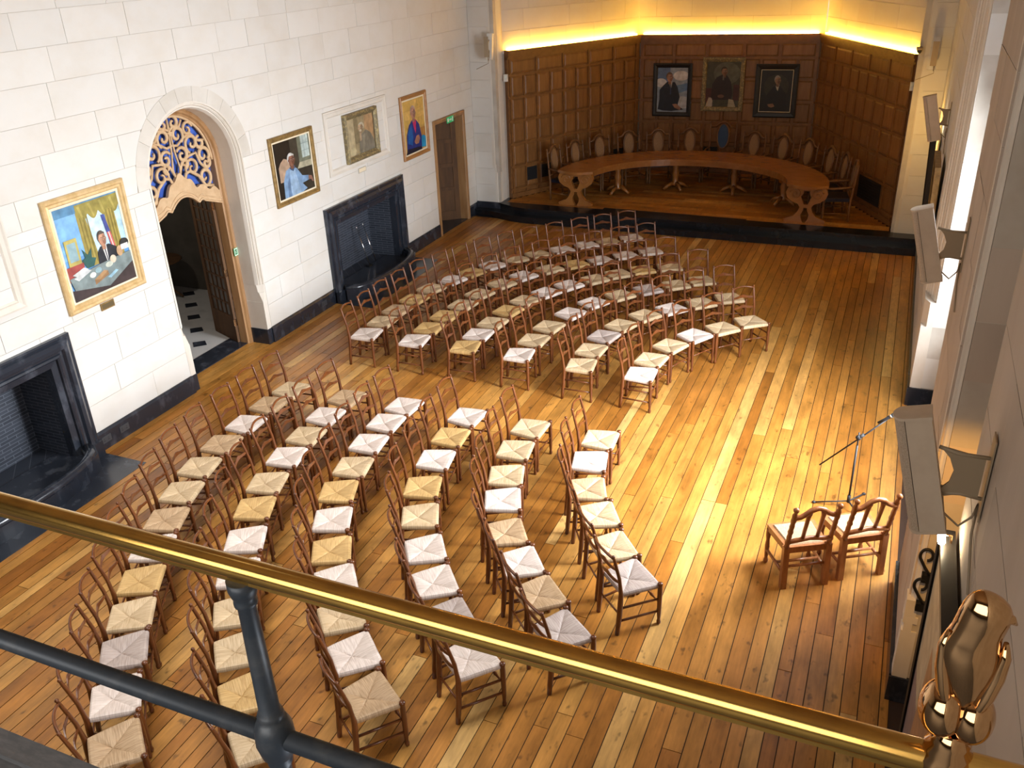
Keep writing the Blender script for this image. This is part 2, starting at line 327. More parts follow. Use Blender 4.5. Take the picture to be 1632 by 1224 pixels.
def stones(parent, pl, a0, a1, z0, z1, hc=0.36, holes=None, ln=(0.5, 0.95), mat_=None, seed=1, c=0.0, arch=None):
    """coursed ashlar: every block its own object, laid as a thin facing with recessed joints"""
    rnd = random.Random(seed); b = z0; i = 0
    while b < z1 - 0.02:
        bt = min(b + hc * rnd.choice((0.92, 1.0, 1.0, 1.08)), z1)
        if arch and b < arch[1] - 0.05 < bt: bt = arch[1]
        blocked = holes(b, bt) if holes else []
        free = [(a0, a1)]
        for hh in blocked:
            h0, h1 = hh[:2]
            nf = []
            for f0, f1 in free:
                if h1 <= f0 or h0 >= f1: nf.append((f0, f1)); continue
                if h0 > f0: nf.append((f0, h0))
                if h1 < f1: nf.append((h1, f1))
            free = nf
        pieces = [(f0, f1, b) for f0, f1 in free] + [(hh[0], hh[1], hh[2]) for hh in blocked if len(hh) > 2 and b < hh[2] < bt - 0.03]
        cb = b
        for f0, f1, b in pieces:
            a = f0; first = True
            while a < f1 - 0.01:
                l = rnd.uniform(*ln) * (0.55 if first and i % 2 else 1.0); first = False
                e = a + l
                if f1 - e < 0.28: e = f1
                m = MB(); g = 0.0025; d = c + rnd.uniform(-0.0015, 0.0015)
                if arch and a < arch[0]+arch[2] and e > arch[0]-arch[2] and arch[1] < bt and b < arch[1]+arch[2]:
                    lowp = []
                    for k in range(19):
                        y = a+g + (e-a-2*g)*k/18; dd = arch[2]**2 - (y-arch[0])**2
                        lz = arch[1] + math.sqrt(dd) if dd > 0 else b+g
                        lowp.append((y, max(b+g, lz)))
                    lowp = [p for p in lowp if p[1] < bt-g-0.004]
                    if len(lowp) > 1: m.prism(lowp + [(lowp[-1][0], bt-g), (lowp[0][0], bt-g)], d-0.014, d, lambda p, q, h: pl(p, q, h))
                else: pl.box(m, a+g, e-g, b+g, bt-g, d-0.014, d)
                if m.v: m.build('stone', mat_ or STONE, parent)
                a = e
        b = bt; i += 1

# ================================================================ FLOOR
fl = MB(); fl.box(-8.9, 1.25, -3.2, 19.5, -0.25, -0.006)
floor = structure(fl.build('floor', FLOORBASE))
rnd = random.Random(3)
xs = [-8.76]
while xs[-1] < 0.50: xs.append(min(xs[-1] + rnd.choice((0.112, 0.125, 0.13, 0.14, 0.155)), 0.56))
xs[-1] = 0.56
for x0, x1 in zip(xs[:-1], xs[1:]):
    y = 1.6 - rnd.uniform(0, 3.9)
    while y < 17.7:
        l = rnd.uniform(3.2, 6.6); e = min(y + l, 17.75)
        if 17.75 - e < 1.2: e = 17.75
        if e > 1.9:
            m = MB(); g = 0.0042; dz = rnd.uniform(-0.0008, 0.0008)
            m.box(x0+g, x1-g, max(y, 1.5)+0.003, e-0.003, -0.008, dz)
            m.build('plank', PLANK, floor)
        y = e
for k in range(3):      # boards running into the arched doorway
    m = MB(); m.box(-9.135+k*0.125+0.003, -9.135+(k+1)*0.125-0.003, 8.60, 10.24, -0.006, 0.0); m.build('plank', PLANK, floor)

# ================================================================ LEFT WALL
ARC = 9.42; AW = 0.93; AZ = 2.92          # arch centre, half width, spring line
FP = [(4.09, 6.73), (12.11, 14.75)]       # fireplace surrounds
DOOR2 = (16.16, 17.60, 2.38)
def arch_z(y, r=AW): d = abs(y - ARC); return AZ + math.sqrt(max(r*r - d*d, 0))
wl = MB()
TOPZ = 8.6
def wslab(y0, y1, z0, z1): wl.box(LW-0.50, LW-0.007, y0, y1, z0, z1)
wslab(-3.2, FP[0][0]+0.25, 0, TOPZ); wslab(FP[0][1]-0.25, ARC-AW, 0, TOPZ); wslab(ARC+AW, FP[1][0]+0.25, 0, TOPZ)
wslab(FP[1][1]-0.25, DOOR2[0]+0.06, 0, TOPZ); wslab(DOOR2[1]-0.06, 18.6, 0, TOPZ)
for f in FP: wslab(f[0]+0.25, f[1]-0.25, 1.42, TOPZ)
wslab(DOOR2[0]+0.06, DOOR2[1]-0.06, DOOR2[2]-0.06, TOPZ)
n = 28
for i in range(n):
    ya = ARC-AW + 2*AW*i/n; yb = ARC-AW + 2*AW*(i+1)/n
    za, zb = arch_z(ya), arch_z(yb)
    wl.hexa([(LW-0.5, ya, za), (LW-0.007, ya, za), (LW-0.007, yb, zb), (LW-0.5, yb, zb), (LW-0.5, ya, TOPZ), (LW-0.007, ya, TOPZ), (LW-0.007, yb, TOPZ), (LW-0.5, yb, TOPZ)])
wall_left = structure(wl.build('wall_left', JOINT))
HALO = 1.12
def lholes(b, bt):
    h = []
    for f in FP:
        if b < 1.655: h.append((f[0]+0.005, f[1]-0.005, 1.655))
    if b < DOOR2[2]-0.005: h.append((DOOR2[0]+0.005, DOOR2[1]-0.005, DOOR2[2]-0.005))
    zc = min(b, bt)
    if b < AZ - 0.01: h.append((ARC-AW, ARC+AW))
    return h
stones(wall_left, left, 3.2, 18.05, 0.26, 5.75, 0.365, lholes, (0.62, 1.15), seed=5, arch=(ARC, AZ, HALO-0.012))
# voussoirs round the arch
nv = 11
for i in range(nv):
    a0 = math.pi*i/nv; a1 = math.pi*(i+1)/nv; m = MB(); k = 3; pts_o = []; pts_i = []
    for j in range(k+1):
        a = a0 + 0.0015 + (a1-a0-0.003)*j/k
        pts_o.append((ARC+math.cos(a)*HALO, AZ+math.sin(a)*HALO)); pts_i.append((ARC+math.cos(a)*(AW-0.002), AZ+math.sin(a)*(AW-0.002)))
    m.prism(pts_i + pts_o[::-1], -0.02, 0.004, lambda a, b, h: left(a, b, h))
    m.build('voussoir', VOUS, wall_left)
# moulded arch: splayed rolls from the arris into the reveal, then the plain reveal
def arch_path(r, zb, steps=18):
    return [(ARC+r, zb), (ARC+r, AZ)] + [(ARC+r*math.cos(math.pi*i/steps), AZ+r*math.sin(math.pi*i/steps)) for i in range(1, steps)] + [(ARC-r, AZ), (ARC-r, zb)]
am = MB()
prof = [(0.93, 0.004), (0.905, 0.004), (0.90, -0.02), (0.885, -0.012), (0.87, -0.03), (0.868, -0.05), (0.85, -0.045), (0.838, -0.075), (0.83, -0.10), (0.83, -0.36)]
rings = [[left(a, b, h) for a, b in arch_path(r, 0.98)] for r, h in prof]
for r0, r1 in zip(rings[:-1], rings[1:]):
    for i in range(len(r0)-1): am.quad(r0[i], r0[i+1], r1[i+1], r1[i])
am_o = structure(am.build('trim_1', TRIMST))
for sgn in (1, -1):   # plain jamb foot below the moulding, with its stepped stop
    m = MB(); y1, y0 = ARC+sgn*0.93, ARC+sgn*0.83
    lo, hi = min(y0, y1), max(y0, y1)
    left.box(m, lo, hi, 0.25, 0.70, -0.36, -0.001)
    q1, q0 = ARC+sgn*0.93, ARC+sgn*0.835
    for z0, z1, c0, c1 in ((0.70, 0.86, 0.0, 0.055), (0.86, 0.98, 0.07, 0.085)):
        lo_ = [(q0, -0.36), (q1, -0.36), (q1, -0.001), (q0+sgn*c0, -0.001), (q0, -0.001-c0)]
        hi_ = [(q0, -0.36), (q1, -0.36), (q1, -0.001), (q0+sgn*c1, -0.001), (q0, -0.001-c1)]
        n0 = len(m.v); m.v += [tuple(left(a, z0, c)) for a, c in lo_] + [tuple(left(a, z1, c)) for a, c in hi_]
        m.face([n0+i for i in range(5)]); m.face([n0+5+i for i in range(5)])
        for i in range(5): m.face((n0+i, n0+(i+1) % 5, n0+5+(i+1) % 5, n0+5+i))
    m.build('moulding_stop', TRIMST, am_o)
    m = MB(); left.box(m, lo-0.015*(sgn > 0), hi+0.015*(sgn < 0), 0.0, 0.25, -0.36, 0.0)
    m.build('plinth', MARBLE, am_o)

# baseboards of black marble
def baseboard(name, y0, y1):
    m = MB(); left.box(m, y0, y1, 0.0, 0.225, -0.01, 0.028)
    m.hexa([left(y0, 0.225, -0.01), left(y1, 0.225, -0.01), left(y1, 0.225, 0.028), left(y0, 0.225, 0.028), left(y0, 0.255, -0.01), left(y1, 0.255, -0.01), left(y1, 0.255, 0.012), left(y0, 0.255, 0.012)])
    return structure(m.build(name, MARBLE))
baseboard('baseboard_left', 6.735, ARC-AW+0.01); baseboard('baseboard_left', ARC+AW-0.01, 12.105)
baseboard('baseboard_left', 14.755, 16.155); baseboard('baseboard_left', 17.605, 18.05); baseboard('baseboard_left', 1.5, 4.085)

# arched doorway in the left wall --------------------------------------------
fr = MB(); DX = LW - 0.36
dpl = Plane((DX, 0, 0), (0, 1, 0), (1, 0, 0))
prof = [(0.845, 0.0), (0.845, 0.03), (0.82, 0.045), (0.80, 0.03), (0.775, 0.035), (0.76, 0.01), (0.735, 0.0), (0.735, -0.14)]
rings = [[dpl(a, b, h) for a, b in arch_path(r, 0.0)] for r, h in prof]
for r0, r1 in zip(rings[:-1], rings[1:]):
    for i in range(len(r0)-1): fr.quad(r0[i], r0[i+1], r1[i+1], r1[i])
door1 = structure(fr.build('door_1', OAKDOOR))
# lintel board with its ogee lower edge and the pierced tympanum above it
def low_edge(t):     # t in -1..1 across the opening
    a = abs(t)
    if a < 0.38: return 2.545 - 0.15 * (a/0.38)**2
    if a < 0.54: return 2.395 + 0.035*math.sin((a-0.38)/0.16*math.pi)
    return 2.395 - 0.12*((a-0.54)/0.46)
lin = MB(); N_ = 48; wI = 0.75
top = []; bot = []
for i in range(N_+1):
    t = -1 + 2*i/N_; y = ARC + t*wI
    bot.append((y, low_edge(t)))
    ztop = low_edge(t) + 0.215 + 0.10*math.exp(-(t/0.30)**2) + 0.03*math.cos(t*22)
    top.append((y, min(ztop, AZ + math.sqrt(max(wI*wI-(y-ARC)**2, 0)))))
for i in range(N_):
    lin.prism([bot[i], bot[i+1], top[i+1], top[i]], -0.05, 0.0, lambda a, b, h: dpl(a, b, h))
lin.build('lintel_board', CARVE, door1)
bead = MB()
bead.tube([dpl(y, z+0.012, 0.004) for y, z in bot], 0.016, 6); bead.tube([dpl(y, z+0.075, 0.0) for y, z in bot], 0.010, 6)
bead.build('lintel_moulding', CARVE, door1)
gl = MB()
outer = [(ARC+0.74*math.cos(math.pi*i/30), AZ+0.74*math.sin(math.pi*i/30)) for i in range(31)]
gl.prism([(y*0.985+ARC*0.015, z+0.10) for y, z in bot] + outer, -0.11, -0.10, lambda a, b, h: dpl(a, b, h))
gl.build('blue_glass', BLUEGL, door1)
# carved scrolls (each scroll a piece)
def scroll(cy, cz, r0, turns, start, hand, stem=None, rad=0.027):
    pts = []
    for i in range(34):
        k = i/33; a = start + hand*turns*2*math.pi*k; rr = r0*(1-k)**0.8 + 0.014
        pts.append((cy + rr*math.cos(a), cz + rr*math.sin(a)))
    if stem: pts = stem + pts
    rads = [rad*(0.75+0.35*math.sin(math.pi*min(i/len(pts)*1.2, 1))) for i in range(len(pts))]
    m = MB()
    m.tube([dpl(ARC+y, z, -0.03) for y, z in pts], rads, 6, flat=0.8)
    return m
SC = [(0.52, 2.72, 0.13, 1.25, -2.2, 1), (0.30, 2.90, 0.12, 1.3, 3.6, -1), (0.56, 3.02, 0.12, 1.2, -1.2, 1), (0.38, 3.22, 0.125, 1.2, 4.2, -1),
      (0.16, 3.10, 0.10, 1.25, 2.6, -1), (0.13, 3.38, 0.11, 1.2, 5.2, 1), (0.34, 3.42, 0.09, 1.2, 0.2, 1), (0.60, 2.90, 0.07, 1.0, 1.2, -1),
      (0.10, 3.55, 0.08, 1.1, 2.2, -1), (0.54, 3.20, 0.08, 1.1, 1.6, 1), (0.17, 2.98, 0.06, 1.0, 4.5, 1)]
for (a, b, r0, tn, st, hd) in SC:
    for sg in (1, -1):
        m = scroll(sg*a, b, r0, tn, st if sg > 0 else math.pi-st, hd*sg); m.build('carved_scroll', CARVE, door1)
con = MB()
for sg in (1, -1):
    con.tube([dpl(ARC+sg*y, z, -0.03) for y, z in [(0.10, 2.72), (0.16, 2.84), (0.24, 2.86), (0.40, 2.76), (0.50, 2.60), (0.66, 2.56)]], 0.026, 6, flat=0.8)
    con.tube([dpl(ARC+sg*y, z, -0.03) for y, z in [(0.05, 2.86), (0.12, 3.0), (0.26, 3.06), (0.42, 3.08), (0.48, 2.92), (0.62, 2.78)]], 0.022, 6, flat=0.8)
    con.tube([dpl(ARC+sg*y, z, -0.03) for y, z in [(0.0, 3.26), (0.10, 3.24), (0.24, 3.32), (0.38, 3.36), (0.50, 3.24), (0.62, 3.22)]], 0.020, 6, flat=0.8)
    con.tube([dpl(ARC+sg*y, z, -0.03) for y, z in [(0.0, 3.45), (0.08, 3.50), (0.20, 3.48), (0.26, 3.56)]], 0.020, 6, flat=0.8)
    con.tube([dpl(ARC+sg*y, z, -0.03) for y, z in [(0.02, 2.7), (0.07, 2.95), (0.03, 3.16), (0.0, 3.62)]], 0.018, 6, flat=0.8)
ring_ = [(ARC+0.725*math.cos(math.pi*i/24), AZ+0.725*math.sin(math.pi*i/24)) for i in range(25)]
con.tube([dpl(a, b, -0.03) for a, b in ring_], 0.022, 6)
con.build('carved_stem', CARVE, door1)
star = MB()
star.prism([(ARC+math.cos(R(90+36*i))*(0.06 if i % 2 == 0 else 0.026), 3.42+math.sin(R(90+36*i))*(0.06 if i % 2 == 0 else 0.026)) for i in range(10)], -0.05, -0.01, lambda a, b, h: dpl(a, b, h))
star.build('carved_star', CARVE, door1)
# green press sign on the frame
sg_ = MB(); dpl.box(sg_, ARC+0.75, ARC+0.83, 1.45, 1.57, 0.040, 0.046)
o = tag(sg_.build('door_sign', GREEN), 'small square green sign on right jamb of the arched door frame', 'sign')
mk = MB(); dpl.box(mk, ARC+0.755, ARC+0.825, 1.455, 1.565, 0.0462, 0.0468); mk.build('sign_border', WHITEM, o)
mk = MB(); dpl.box(mk, ARC+0.765, ARC+0.815, 1.468, 1.552, 0.0470, 0.0476); dpl.box(mk, ARC+0.765, ARC+0.815, 1.468, 1.552, 0.0470, 0.0476); mk.build('sign_face', GREEN, o)
mk = MB(); dpl.box(mk, ARC+0.782, ARC+0.792, 1.485, 1.535, 0.0477, 0.0482); dpl.box(mk, ARC+0.782, ARC+0.803, 1.525, 1.535, 0.0477, 0.0482); mk.build('sign_symbol', WHITEM, o)
# the two glazed leaves swung into the lobby
def leaf(hy, ang, sgn):
    m = MB(); W_, H_ = 0.735, 2.42
    d = Vector((-math.sin(ang), math.cos(ang)*sgn, 0)); nrm = Vector((d.y, -d.x, 0))
    pl = Plane((DX-0.16, hy, 0.012), d, nrm)
    b_ = MB()
    pl.box(b_, 0, 0.085, 0, H_, -0.022, 0.022); pl.box(b_, W_-0.085, W_, 0, H_, -0.022, 0.022)
    pl.box(b_, 0.085, W_-0.085, 0, 0.42, -0.022, 0.022); pl.box(b_, 0.085, W_-0.085, H_-0.10, H_, -0.022, 0.022)
    lf = b_.build('door_leaf', OAKDK, door1)
    for i in range(1, 4):
        q = MB(); a = 0.085 + (W_-0.17)*i/4; pl.box(q, a-0.011, a+0.011, 0.42, H_-0.10, -0.016, 0.016); q.build('glazing_bar', OAKDK, lf)
    for j in range(1, 9):
        q = MB(); z = 0.42 + (H_-0.52)*j/9; pl.box(q, 0.085, W_-0.085, z-0.011, z+0.011, -0.0155, 0.0155); q.build('glazing_bar', OAKDK, lf)
    q = MB(); pl.box(q, 0.085, W_-0.085, 0.42, H_-0.10, -0.003, 0.003); q.build('glass_pane', mat('leaf_glass', (0.10, 0.075, 0.055), 0.15, spec=0.6) if 'leaf_glass' not in bpy.data.materials else bpy.data.materials['leaf_glass'], lf)
    for z in (0.28, 1.1, 2.15):
        q = MB(); pl.box(q, 0.0, 0.012, z, z+0.11, -0.026, 0.026); q.build('brass_hinge', BRASSF, lf)
leaf(ARC+0.72, R(68), 1); leaf(ARC-0.72, R(68), -1)
# lobby beyond
lb = MB(); lb.box(-14.0, LW-0.40, 7.2, 11.95, -0.2, 0.004)
lobby = structure(lb.build('floor', WMARB)); 
th_ = MB(); th_.box(LW-0.78, LW-0.375, ARC-0.80, ARC+0.80, -0.01, 0.009)
structure(th_.build('trim_2', MARBLE))
tc0 = Vector((-9.87, 9.89))
for i in range(-2, 7):
    for j in range(-4, 5):
        c = tc0 + Vector((-0.445, 0.445))*i + Vector((-0.445, -0.445))*j
        if -13.6 < c.x < -9.55 and 7.6 < c.y < 11.8:
            m = MB(); q = 0.098
            m.prism([(c.x+q*math.cos(R(45+90*k))*1.41, c.y+q*math.sin(R(45+90*k))*1.41) for k in range(4)] if False else [(c.x-0.145, c.y), (c.x, c.y+0.125), (c.x+0.145, c.y), (c.x, c.y-0.145)], 0.004, 0.007)
            m.build('tile', MARBLE, lobby)
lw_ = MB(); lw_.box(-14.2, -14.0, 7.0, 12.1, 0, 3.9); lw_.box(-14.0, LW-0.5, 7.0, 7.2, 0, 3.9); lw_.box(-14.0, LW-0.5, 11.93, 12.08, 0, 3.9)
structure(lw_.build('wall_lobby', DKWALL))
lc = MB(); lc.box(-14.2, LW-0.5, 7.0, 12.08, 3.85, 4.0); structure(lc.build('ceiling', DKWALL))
l = bpy.data.lights.new('lobby_fill', 'POINT'); l.energy = 45; l.color = (1.0, 0.93, 0.82); l.shadow_soft_size = 0.15  # point light added to lift the dark lobby; no fitting is built
o = bpy.data.objects.new('lobby_fill', l); COL.objects.link(o); o.location = (-10.9, 9.2, 3.5)
t = thing('lobby_table', 'dark round pedestal table standing in the dim lobby beyond the arched door', 'table', (-11.9, 11.35, 0.004))
m = MB(); m.lathe((0, 0, 0.70), [(0.40, 0), (0.42, 0.012), (0.40, 0.03)], 20); m.build('tabletop', OAKDK, t)
m = MB(); m.lathe((0, 0, 0.12), [(0.05, 0), (0.06, 0.1), (0.035, 0.3), (0.05, 0.5), (0.06, 0.58)], 10); m.build('pedestal', OAKDK, t)
for k in range(3):
    a = k*2.094+0.4; m = MB(); m.tube([(0.03*math.cos(a), 0.03*math.sin(a), 0.18), (0.2*math.cos(a), 0.2*math.sin(a), 0.13), (0.33*math.cos(a), 0.33*math.sin(a), 0.022)], [0.03, 0.026, 0.02], 6); m.build('leg', OAKDK, t)

# second door, at the far end of the left wall -------------------------------
m = MB(); y0, y1, zt = DOOR2
left.sweep(m, y0, y1, 0, zt, [(0, -0.01), (0, 0.03), (0.03, 0.045), (0.075, 0.03), (0.09, 0.01), (0.10, -0.22)], three=True)
door2 = structure(m.build('door_2', OAKDOOR))
pl = Plane((LW-0.2, y0+0.125, 0.01), Vector((-0.45, 0.89, 0)), Vector((0.89, 0.45, 0)))
pl = Plane((LW-0.16, y1-0.12, 0.01), Vector((-0.80, -0.60, 0)), Vector((0.60, -0.80, 0)))
b_ = MB(); W_, H_ = 1.15, 2.22
for a0, a1 in ((0, 0.11), (W_-0.11, W_)): pl.box(b_, a0, a1, 0, H_, -0.022, 0.022)
zr = [0, 0.20, 0.66, 0.74, 1.18, 1.26, 1.70, 1.78, 2.12, H_]
for k in range(0, len(zr), 2): pl.box(b_, 0.11, W_-0.11, zr[k], zr[k+1], -0.022, 0.022)
lf = b_.build('door_leaf', OAKDK, door2)
for k in range(1, len(zr)-1, 2):
    q = MB(); pl.box(q, 0.11, W_-0.11, zr[k], zr[k+1], -0.004, 0.004); q.build('door_panel', OAKDK, lf)
q = MB(); q.lathe(pl(W_-0.06, 1.0, 0.022), [(0.01, 0), (0.012, 0.03), (0.026, 0.045), (0.02, 0.065)], 10, ax=pl.n); q.build('door_knob', BRASSF, lf)
o = MB(); left.box(o, 16.72, 17.02, 2.245, 2.365, 0.046, 0.056)
o = tag(o.build('exit_sign', GREEN), 'green emergency exit sign above the far left door', 'sign')
q = MB(); left.box(q, 16.735, 16.80, 2.27, 2.34, 0.0563, 0.0568); left.box(q, 16.82, 16.90, 2.295, 2.315, 0.0563, 0.0568)
q.prism([(16.88, 2.275), (16.93, 2.305), (16.88, 2.335)], 0.0563, 0.0568, lambda a, b, h: left(a, b, h)); q.prism([(16.945, 2.26), (16.985, 2.26), (16.995, 2.35), (16.955, 2.35)], 0.0563, 0.0568, lambda a, b, h: left(a, b, h))
q.build('sign_symbol', WHITEM, o)
# small room behind
m = MB(); m.box(-11.2, LW-0.45, 15.3, 18.6, -0.2, 0.004); structure(m.build('floor', WMARB))
m = MB(); m.box(LW-0.5, LW, y0+0.05, y1-0.05, -0.01, 0.008); structure(m.build('trim_3', MARBLE))
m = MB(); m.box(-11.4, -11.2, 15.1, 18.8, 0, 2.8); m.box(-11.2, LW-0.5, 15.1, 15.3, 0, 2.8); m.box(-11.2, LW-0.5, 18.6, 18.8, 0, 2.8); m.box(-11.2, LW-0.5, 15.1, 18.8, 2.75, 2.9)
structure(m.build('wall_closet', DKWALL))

# fireplaces ------------------------------------------------------------------
def fireplace(y0, y1, label, hlabel):
    yc = (y0+y1)/2
    t = thing('fireplace', label, 'fireplace', (LW, yc, 0), 0, 'black marble fireplaces in the left wall')
    P = Plane((0, 0, 0), (0, 1, 0), (1, 0, 0)); hw = (y1-y0)/2
    m = MB()
    prof = [(0, -0.02), (0, 0.05), (0.02, 0.06), (0.05, 0.05), (0.06, 0.075), (0.10, 0.10), (0.145, 0.095), (0.165, 0.06), (0.19, 0.055), (0.20, 0.07), (0.225, 0.075), (0.245, 0.06), (0.25, 0.03), (0.33, 0.02), (0.335, -0.10)]
    P.sweep(m, -hw, hw, 0.0, 1.66, prof, three=True); m.build('surround', MARBLE, t)
    for s in (-1, 1):
        m = MB(); P.box(m, min(s*hw, s*(hw-0.26)), max(s*hw, s*(hw-0.26)), 0, 0.20, 0.0, 0.115); m.build('plinth_block', MARBLE, t)
    m = MB(); iw = hw-0.33; dp = -0.62
    m.quad(P(-iw, 0, dp), P(iw, 0, dp), P(iw, 1.35, dp), P(-iw, 1.35, dp))
    m.quad(P(-iw, 0, 0), P(-iw, 0, dp), P(-iw, 1.35, dp), P(-iw, 1.35, 0)); m.quad(P(iw, 0, dp), P(iw, 0, 0), P(iw, 1.35, 0), P(iw, 1.35, dp))
    m.quad(P(-iw, 1.35, 0), P(-iw, 1.35, dp), P(iw, 1.35, dp), P(iw, 1.35, 0))
    m.box(dp, -0.0, -iw, iw, -0.05, 0.11)
    m.build('firebox', HEARTHB, t)
    # raised hearth with a bowed kerb
    kb = MB(); n = 20; out_ = []; inn = []
    for i in range(n+1):
        q = -1 + 2*i/n; bow = 0.16 + 0.36*math.sqrt(max(1-abs(q)**2.4, 0))
        out_.append((bow, q*(hw-0.16))); inn.append((bow-0.12, q*(hw-0.27)))
    for i in range(n):
        kb.prism([inn[i], out_[i], out_[i+1], inn[i+1]], 0.0, 0.215)
    kb.tube([((a[0]+b[0])/2, (a[1]+b[1])/2, 0.205) for a, b in zip(inn, out_)], 0.066, 10)
    kb.build('hearth_kerb', MARBLE, t)
    hb = MB(); hb.prism([(-0.3, -iw)] + inn + [(-0.3, iw)], 0.0, 0.13); hb.build('inner_hearth', MARBLE, t)
    s_ = MB(); s_.box(0.0, 0.76, -hw-0.01, hw+0.01, 0.0, 0.004); s_.build('hearth_slab', MARBLE, t)
    return t
fireplace(*FP[0], 'black marble fireplace at left edge, below the large framed desk portrait', '')
fireplace(*FP[1], 'black marble fireplace between the arched door and the far left door', '')
for k, (yy, lb_) in enumerate(((13.95, 'thin iron poker standing in the far fireplace, nearer its right jamb'), (13.72, 'thin iron fire shovel standing in the far fireplace, left of the poker'))):
    t = thing('fire_tool', lb_, 'fire tool', (LW-0.25, yy, 0.12))
    m = MB(); m.tube([(0, 0, 0.02), (-0.22, 0.02, 0.72)], 0.008, 6); m.build('shaft', CHROME, t)
    m = MB(); m.ell((-0.225, 0.02, 0.735), 0.02, 0.02, 0.022, 8, 6); m.build('knob', CHROME, t)
    if k: m = MB(); m.box(-0.05, 0.03, -0.06, 0.06, 0.0, 0.03); m.build('blade', IRON, t)

# plaster-like moulded stone frames over the fireplaces
def stone_frame(name, a0, a1, b0, b1):
    m = MB(); left.sweep(m, a0, a1, b0, b1, [(0, 0.0), (0, 0.03), (0.02, 0.035), (0.04, 0.02), (0.075, 0.012), (0.09, 0.02), (0.11, 0.0)])
    return structure(m.build(name, TRIMST))
stone_frame('trim_4', 12.43, 14.42, 2.13, 3.18); stone_frame('trim_5', 4.35, 6.34, 2.13, 3.18)
# sockets in the skirting
for k, (yy, lb_) in enumerate(((6.86, 'dark double wall socket in the skirting beside the near fireplace'), (7.16, 'small dark socket in the skirting right of the double socket'), (11.75, 'dark wall socket in the skirting left of the far fireplace'))):
    m = MB(); left.box(m, yy-0.075, yy+0.075, 0.09, 0.18, 0.028, 0.036); o = tag(m.build('wall_socket', SOCK), lb_, 'socket')
    m = MB()
    for dy in (-0.04, 0.03):
        left.box(m, yy+dy-0.014, yy+dy+0.014, 0.115, 0.125, 0.0361, 0.0366); left.box(m, yy+dy-0.004, yy+dy+0.004, 0.138, 0.155, 0.0361, 0.0366)
    m.build('socket_holes', BLKPL, o)['kind'] = 'stuff'

# ================================================================ PICTURES
def ellp(cx, cy, rx, ry, n=16, a0=0, a1=360): return [(cx+rx*math.cos(R(a0+(a1-a0)*i/n)), cy+ry*math.sin(R(a0+(a1-a0)*i/n))) for i in range(n + (0 if a1-a0 == 360 else 1))]
def rc(a, b, c, d): return [(a, b), (c, b), (c, d), (a, d)]
def picture(label, pl, a0, a1, b0, b1, frame_m, prof, polys, slip=None, cat='painting', group=None, name='framed_painting', off=0.004):
    """pl gives the wall; polys = (colour, points in 0..1)"""
    t = thing(name, label, cat, pl((a0+a1)/2, b0, off), 0, group)
    P = Plane((0, 0, 0), pl.u, pl.n, pl.v); w_, h_ = a1-a0, b1-b0
    m = MB(); P.sweep(m, -w_/2, w_/2, 0, h_, [(0, 0)] + prof); m.build('frame', frame_m, t)
    ins, dep = prof[-1]
    if slip:
        m = MB(); P.sweep(m, -w_/2+ins, w_/2-ins, ins, h_-ins, [(-0.006, dep-0.004), (0.012, dep), (slip, dep-0.006)]); m.build('slip', SLIP, t); ins += slip - 0.004
    m = MB(); cols = []; W2, H2 = w_-2*ins, h_-2*ins
    for i, (c, pts) in enumerate(polys):
        cols.append(c); n = len(m.v); z = dep - 0.012 + 0.00035*i
        m.v += [tuple(P(-w_/2+ins+x*W2, ins+y*H2, z)) for x, y in pts]; m.face(range(n, n+len(pts)), False, i)
    m.build('canvas', PAINT, t, cols)
    return t
WIDE = [(0, 0.035), (0.02, 0.05), (0.045, 0.048), (0.06, 0.03), (0.085, 0.034), (0.10, 0.018)]
MID = [(0, 0.03), (0.015, 0.045), (0.04, 0.04), (0.055, 0.022), (0.075, 0.018)]
SK = (0.52, 0.27, 0.17)
def face_of(cx, cy, rx, ry, skin, hair, turn=0.15, bald=False):
    d = tuple(c*0.62 for c in skin); h = tuple(min(c*1.25, 1) for c in skin); k = tuple(c*0.25 for c in skin)
    p = [(tuple(c*0.7 for c in skin), [(cx-rx*0.5, cy-ry*1.5), (cx+rx*0.5, cy-ry*1.5), (cx+rx*0.5, cy), (cx-rx*0.5, cy)]), (hair, ellp(cx-rx*turn, cy+ry*0.28, rx*1.12, ry*0.95, 18)),
         (d, ellp(cx-rx*0.98, cy, rx*0.16, ry*0.22, 8)), (d, ellp(cx+rx*0.98, cy, rx*0.16, ry*0.22, 8)),
         (skin, ellp(cx, cy-ry*0.06, rx, ry*0.96, 20)), (d, ellp(cx+rx*0.45, cy-ry*0.15, rx*0.5, ry*0.72, 14)), (h, ellp(cx-rx*0.3, cy+ry*0.42, rx*0.45, ry*0.25, 12))]
    for e in (-1, 1):
        x = cx + rx*(turn + e*0.40)
        p += [(k, rc(x-rx*0.20, cy+ry*0.20, x+rx*0.20, cy+ry*0.27)), ((0.6, 0.58, 0.55), ellp(x, cy+ry*0.07, rx*0.15, ry*0.06, 8)), (k, ellp(x, cy+ry*0.07, rx*0.07, ry*0.06, 6))]
    p += [(h, [(cx+rx*(turn-0.05), cy+ry*0.15), (cx+rx*(turn+0.12), cy-ry*0.22), (cx+rx*(turn-0.10), cy-ry*0.24)]), (k, rc(cx+rx*(turn-0.14), cy-ry*0.30, cx+rx*(turn+0.14), cy-ry*0.26)),
          ((skin[0]*0.75, skin[1]*0.45, skin[2]*0.45), ellp(cx+rx*turn, cy-ry*0.50, rx*0.30, ry*0.07, 10))]
    if not bald: p += [(hair, ellp(cx-rx*turn*0.4, cy+ry*0.72, rx*0.95, ry*0.36, 14, 0, 180))]
    return p
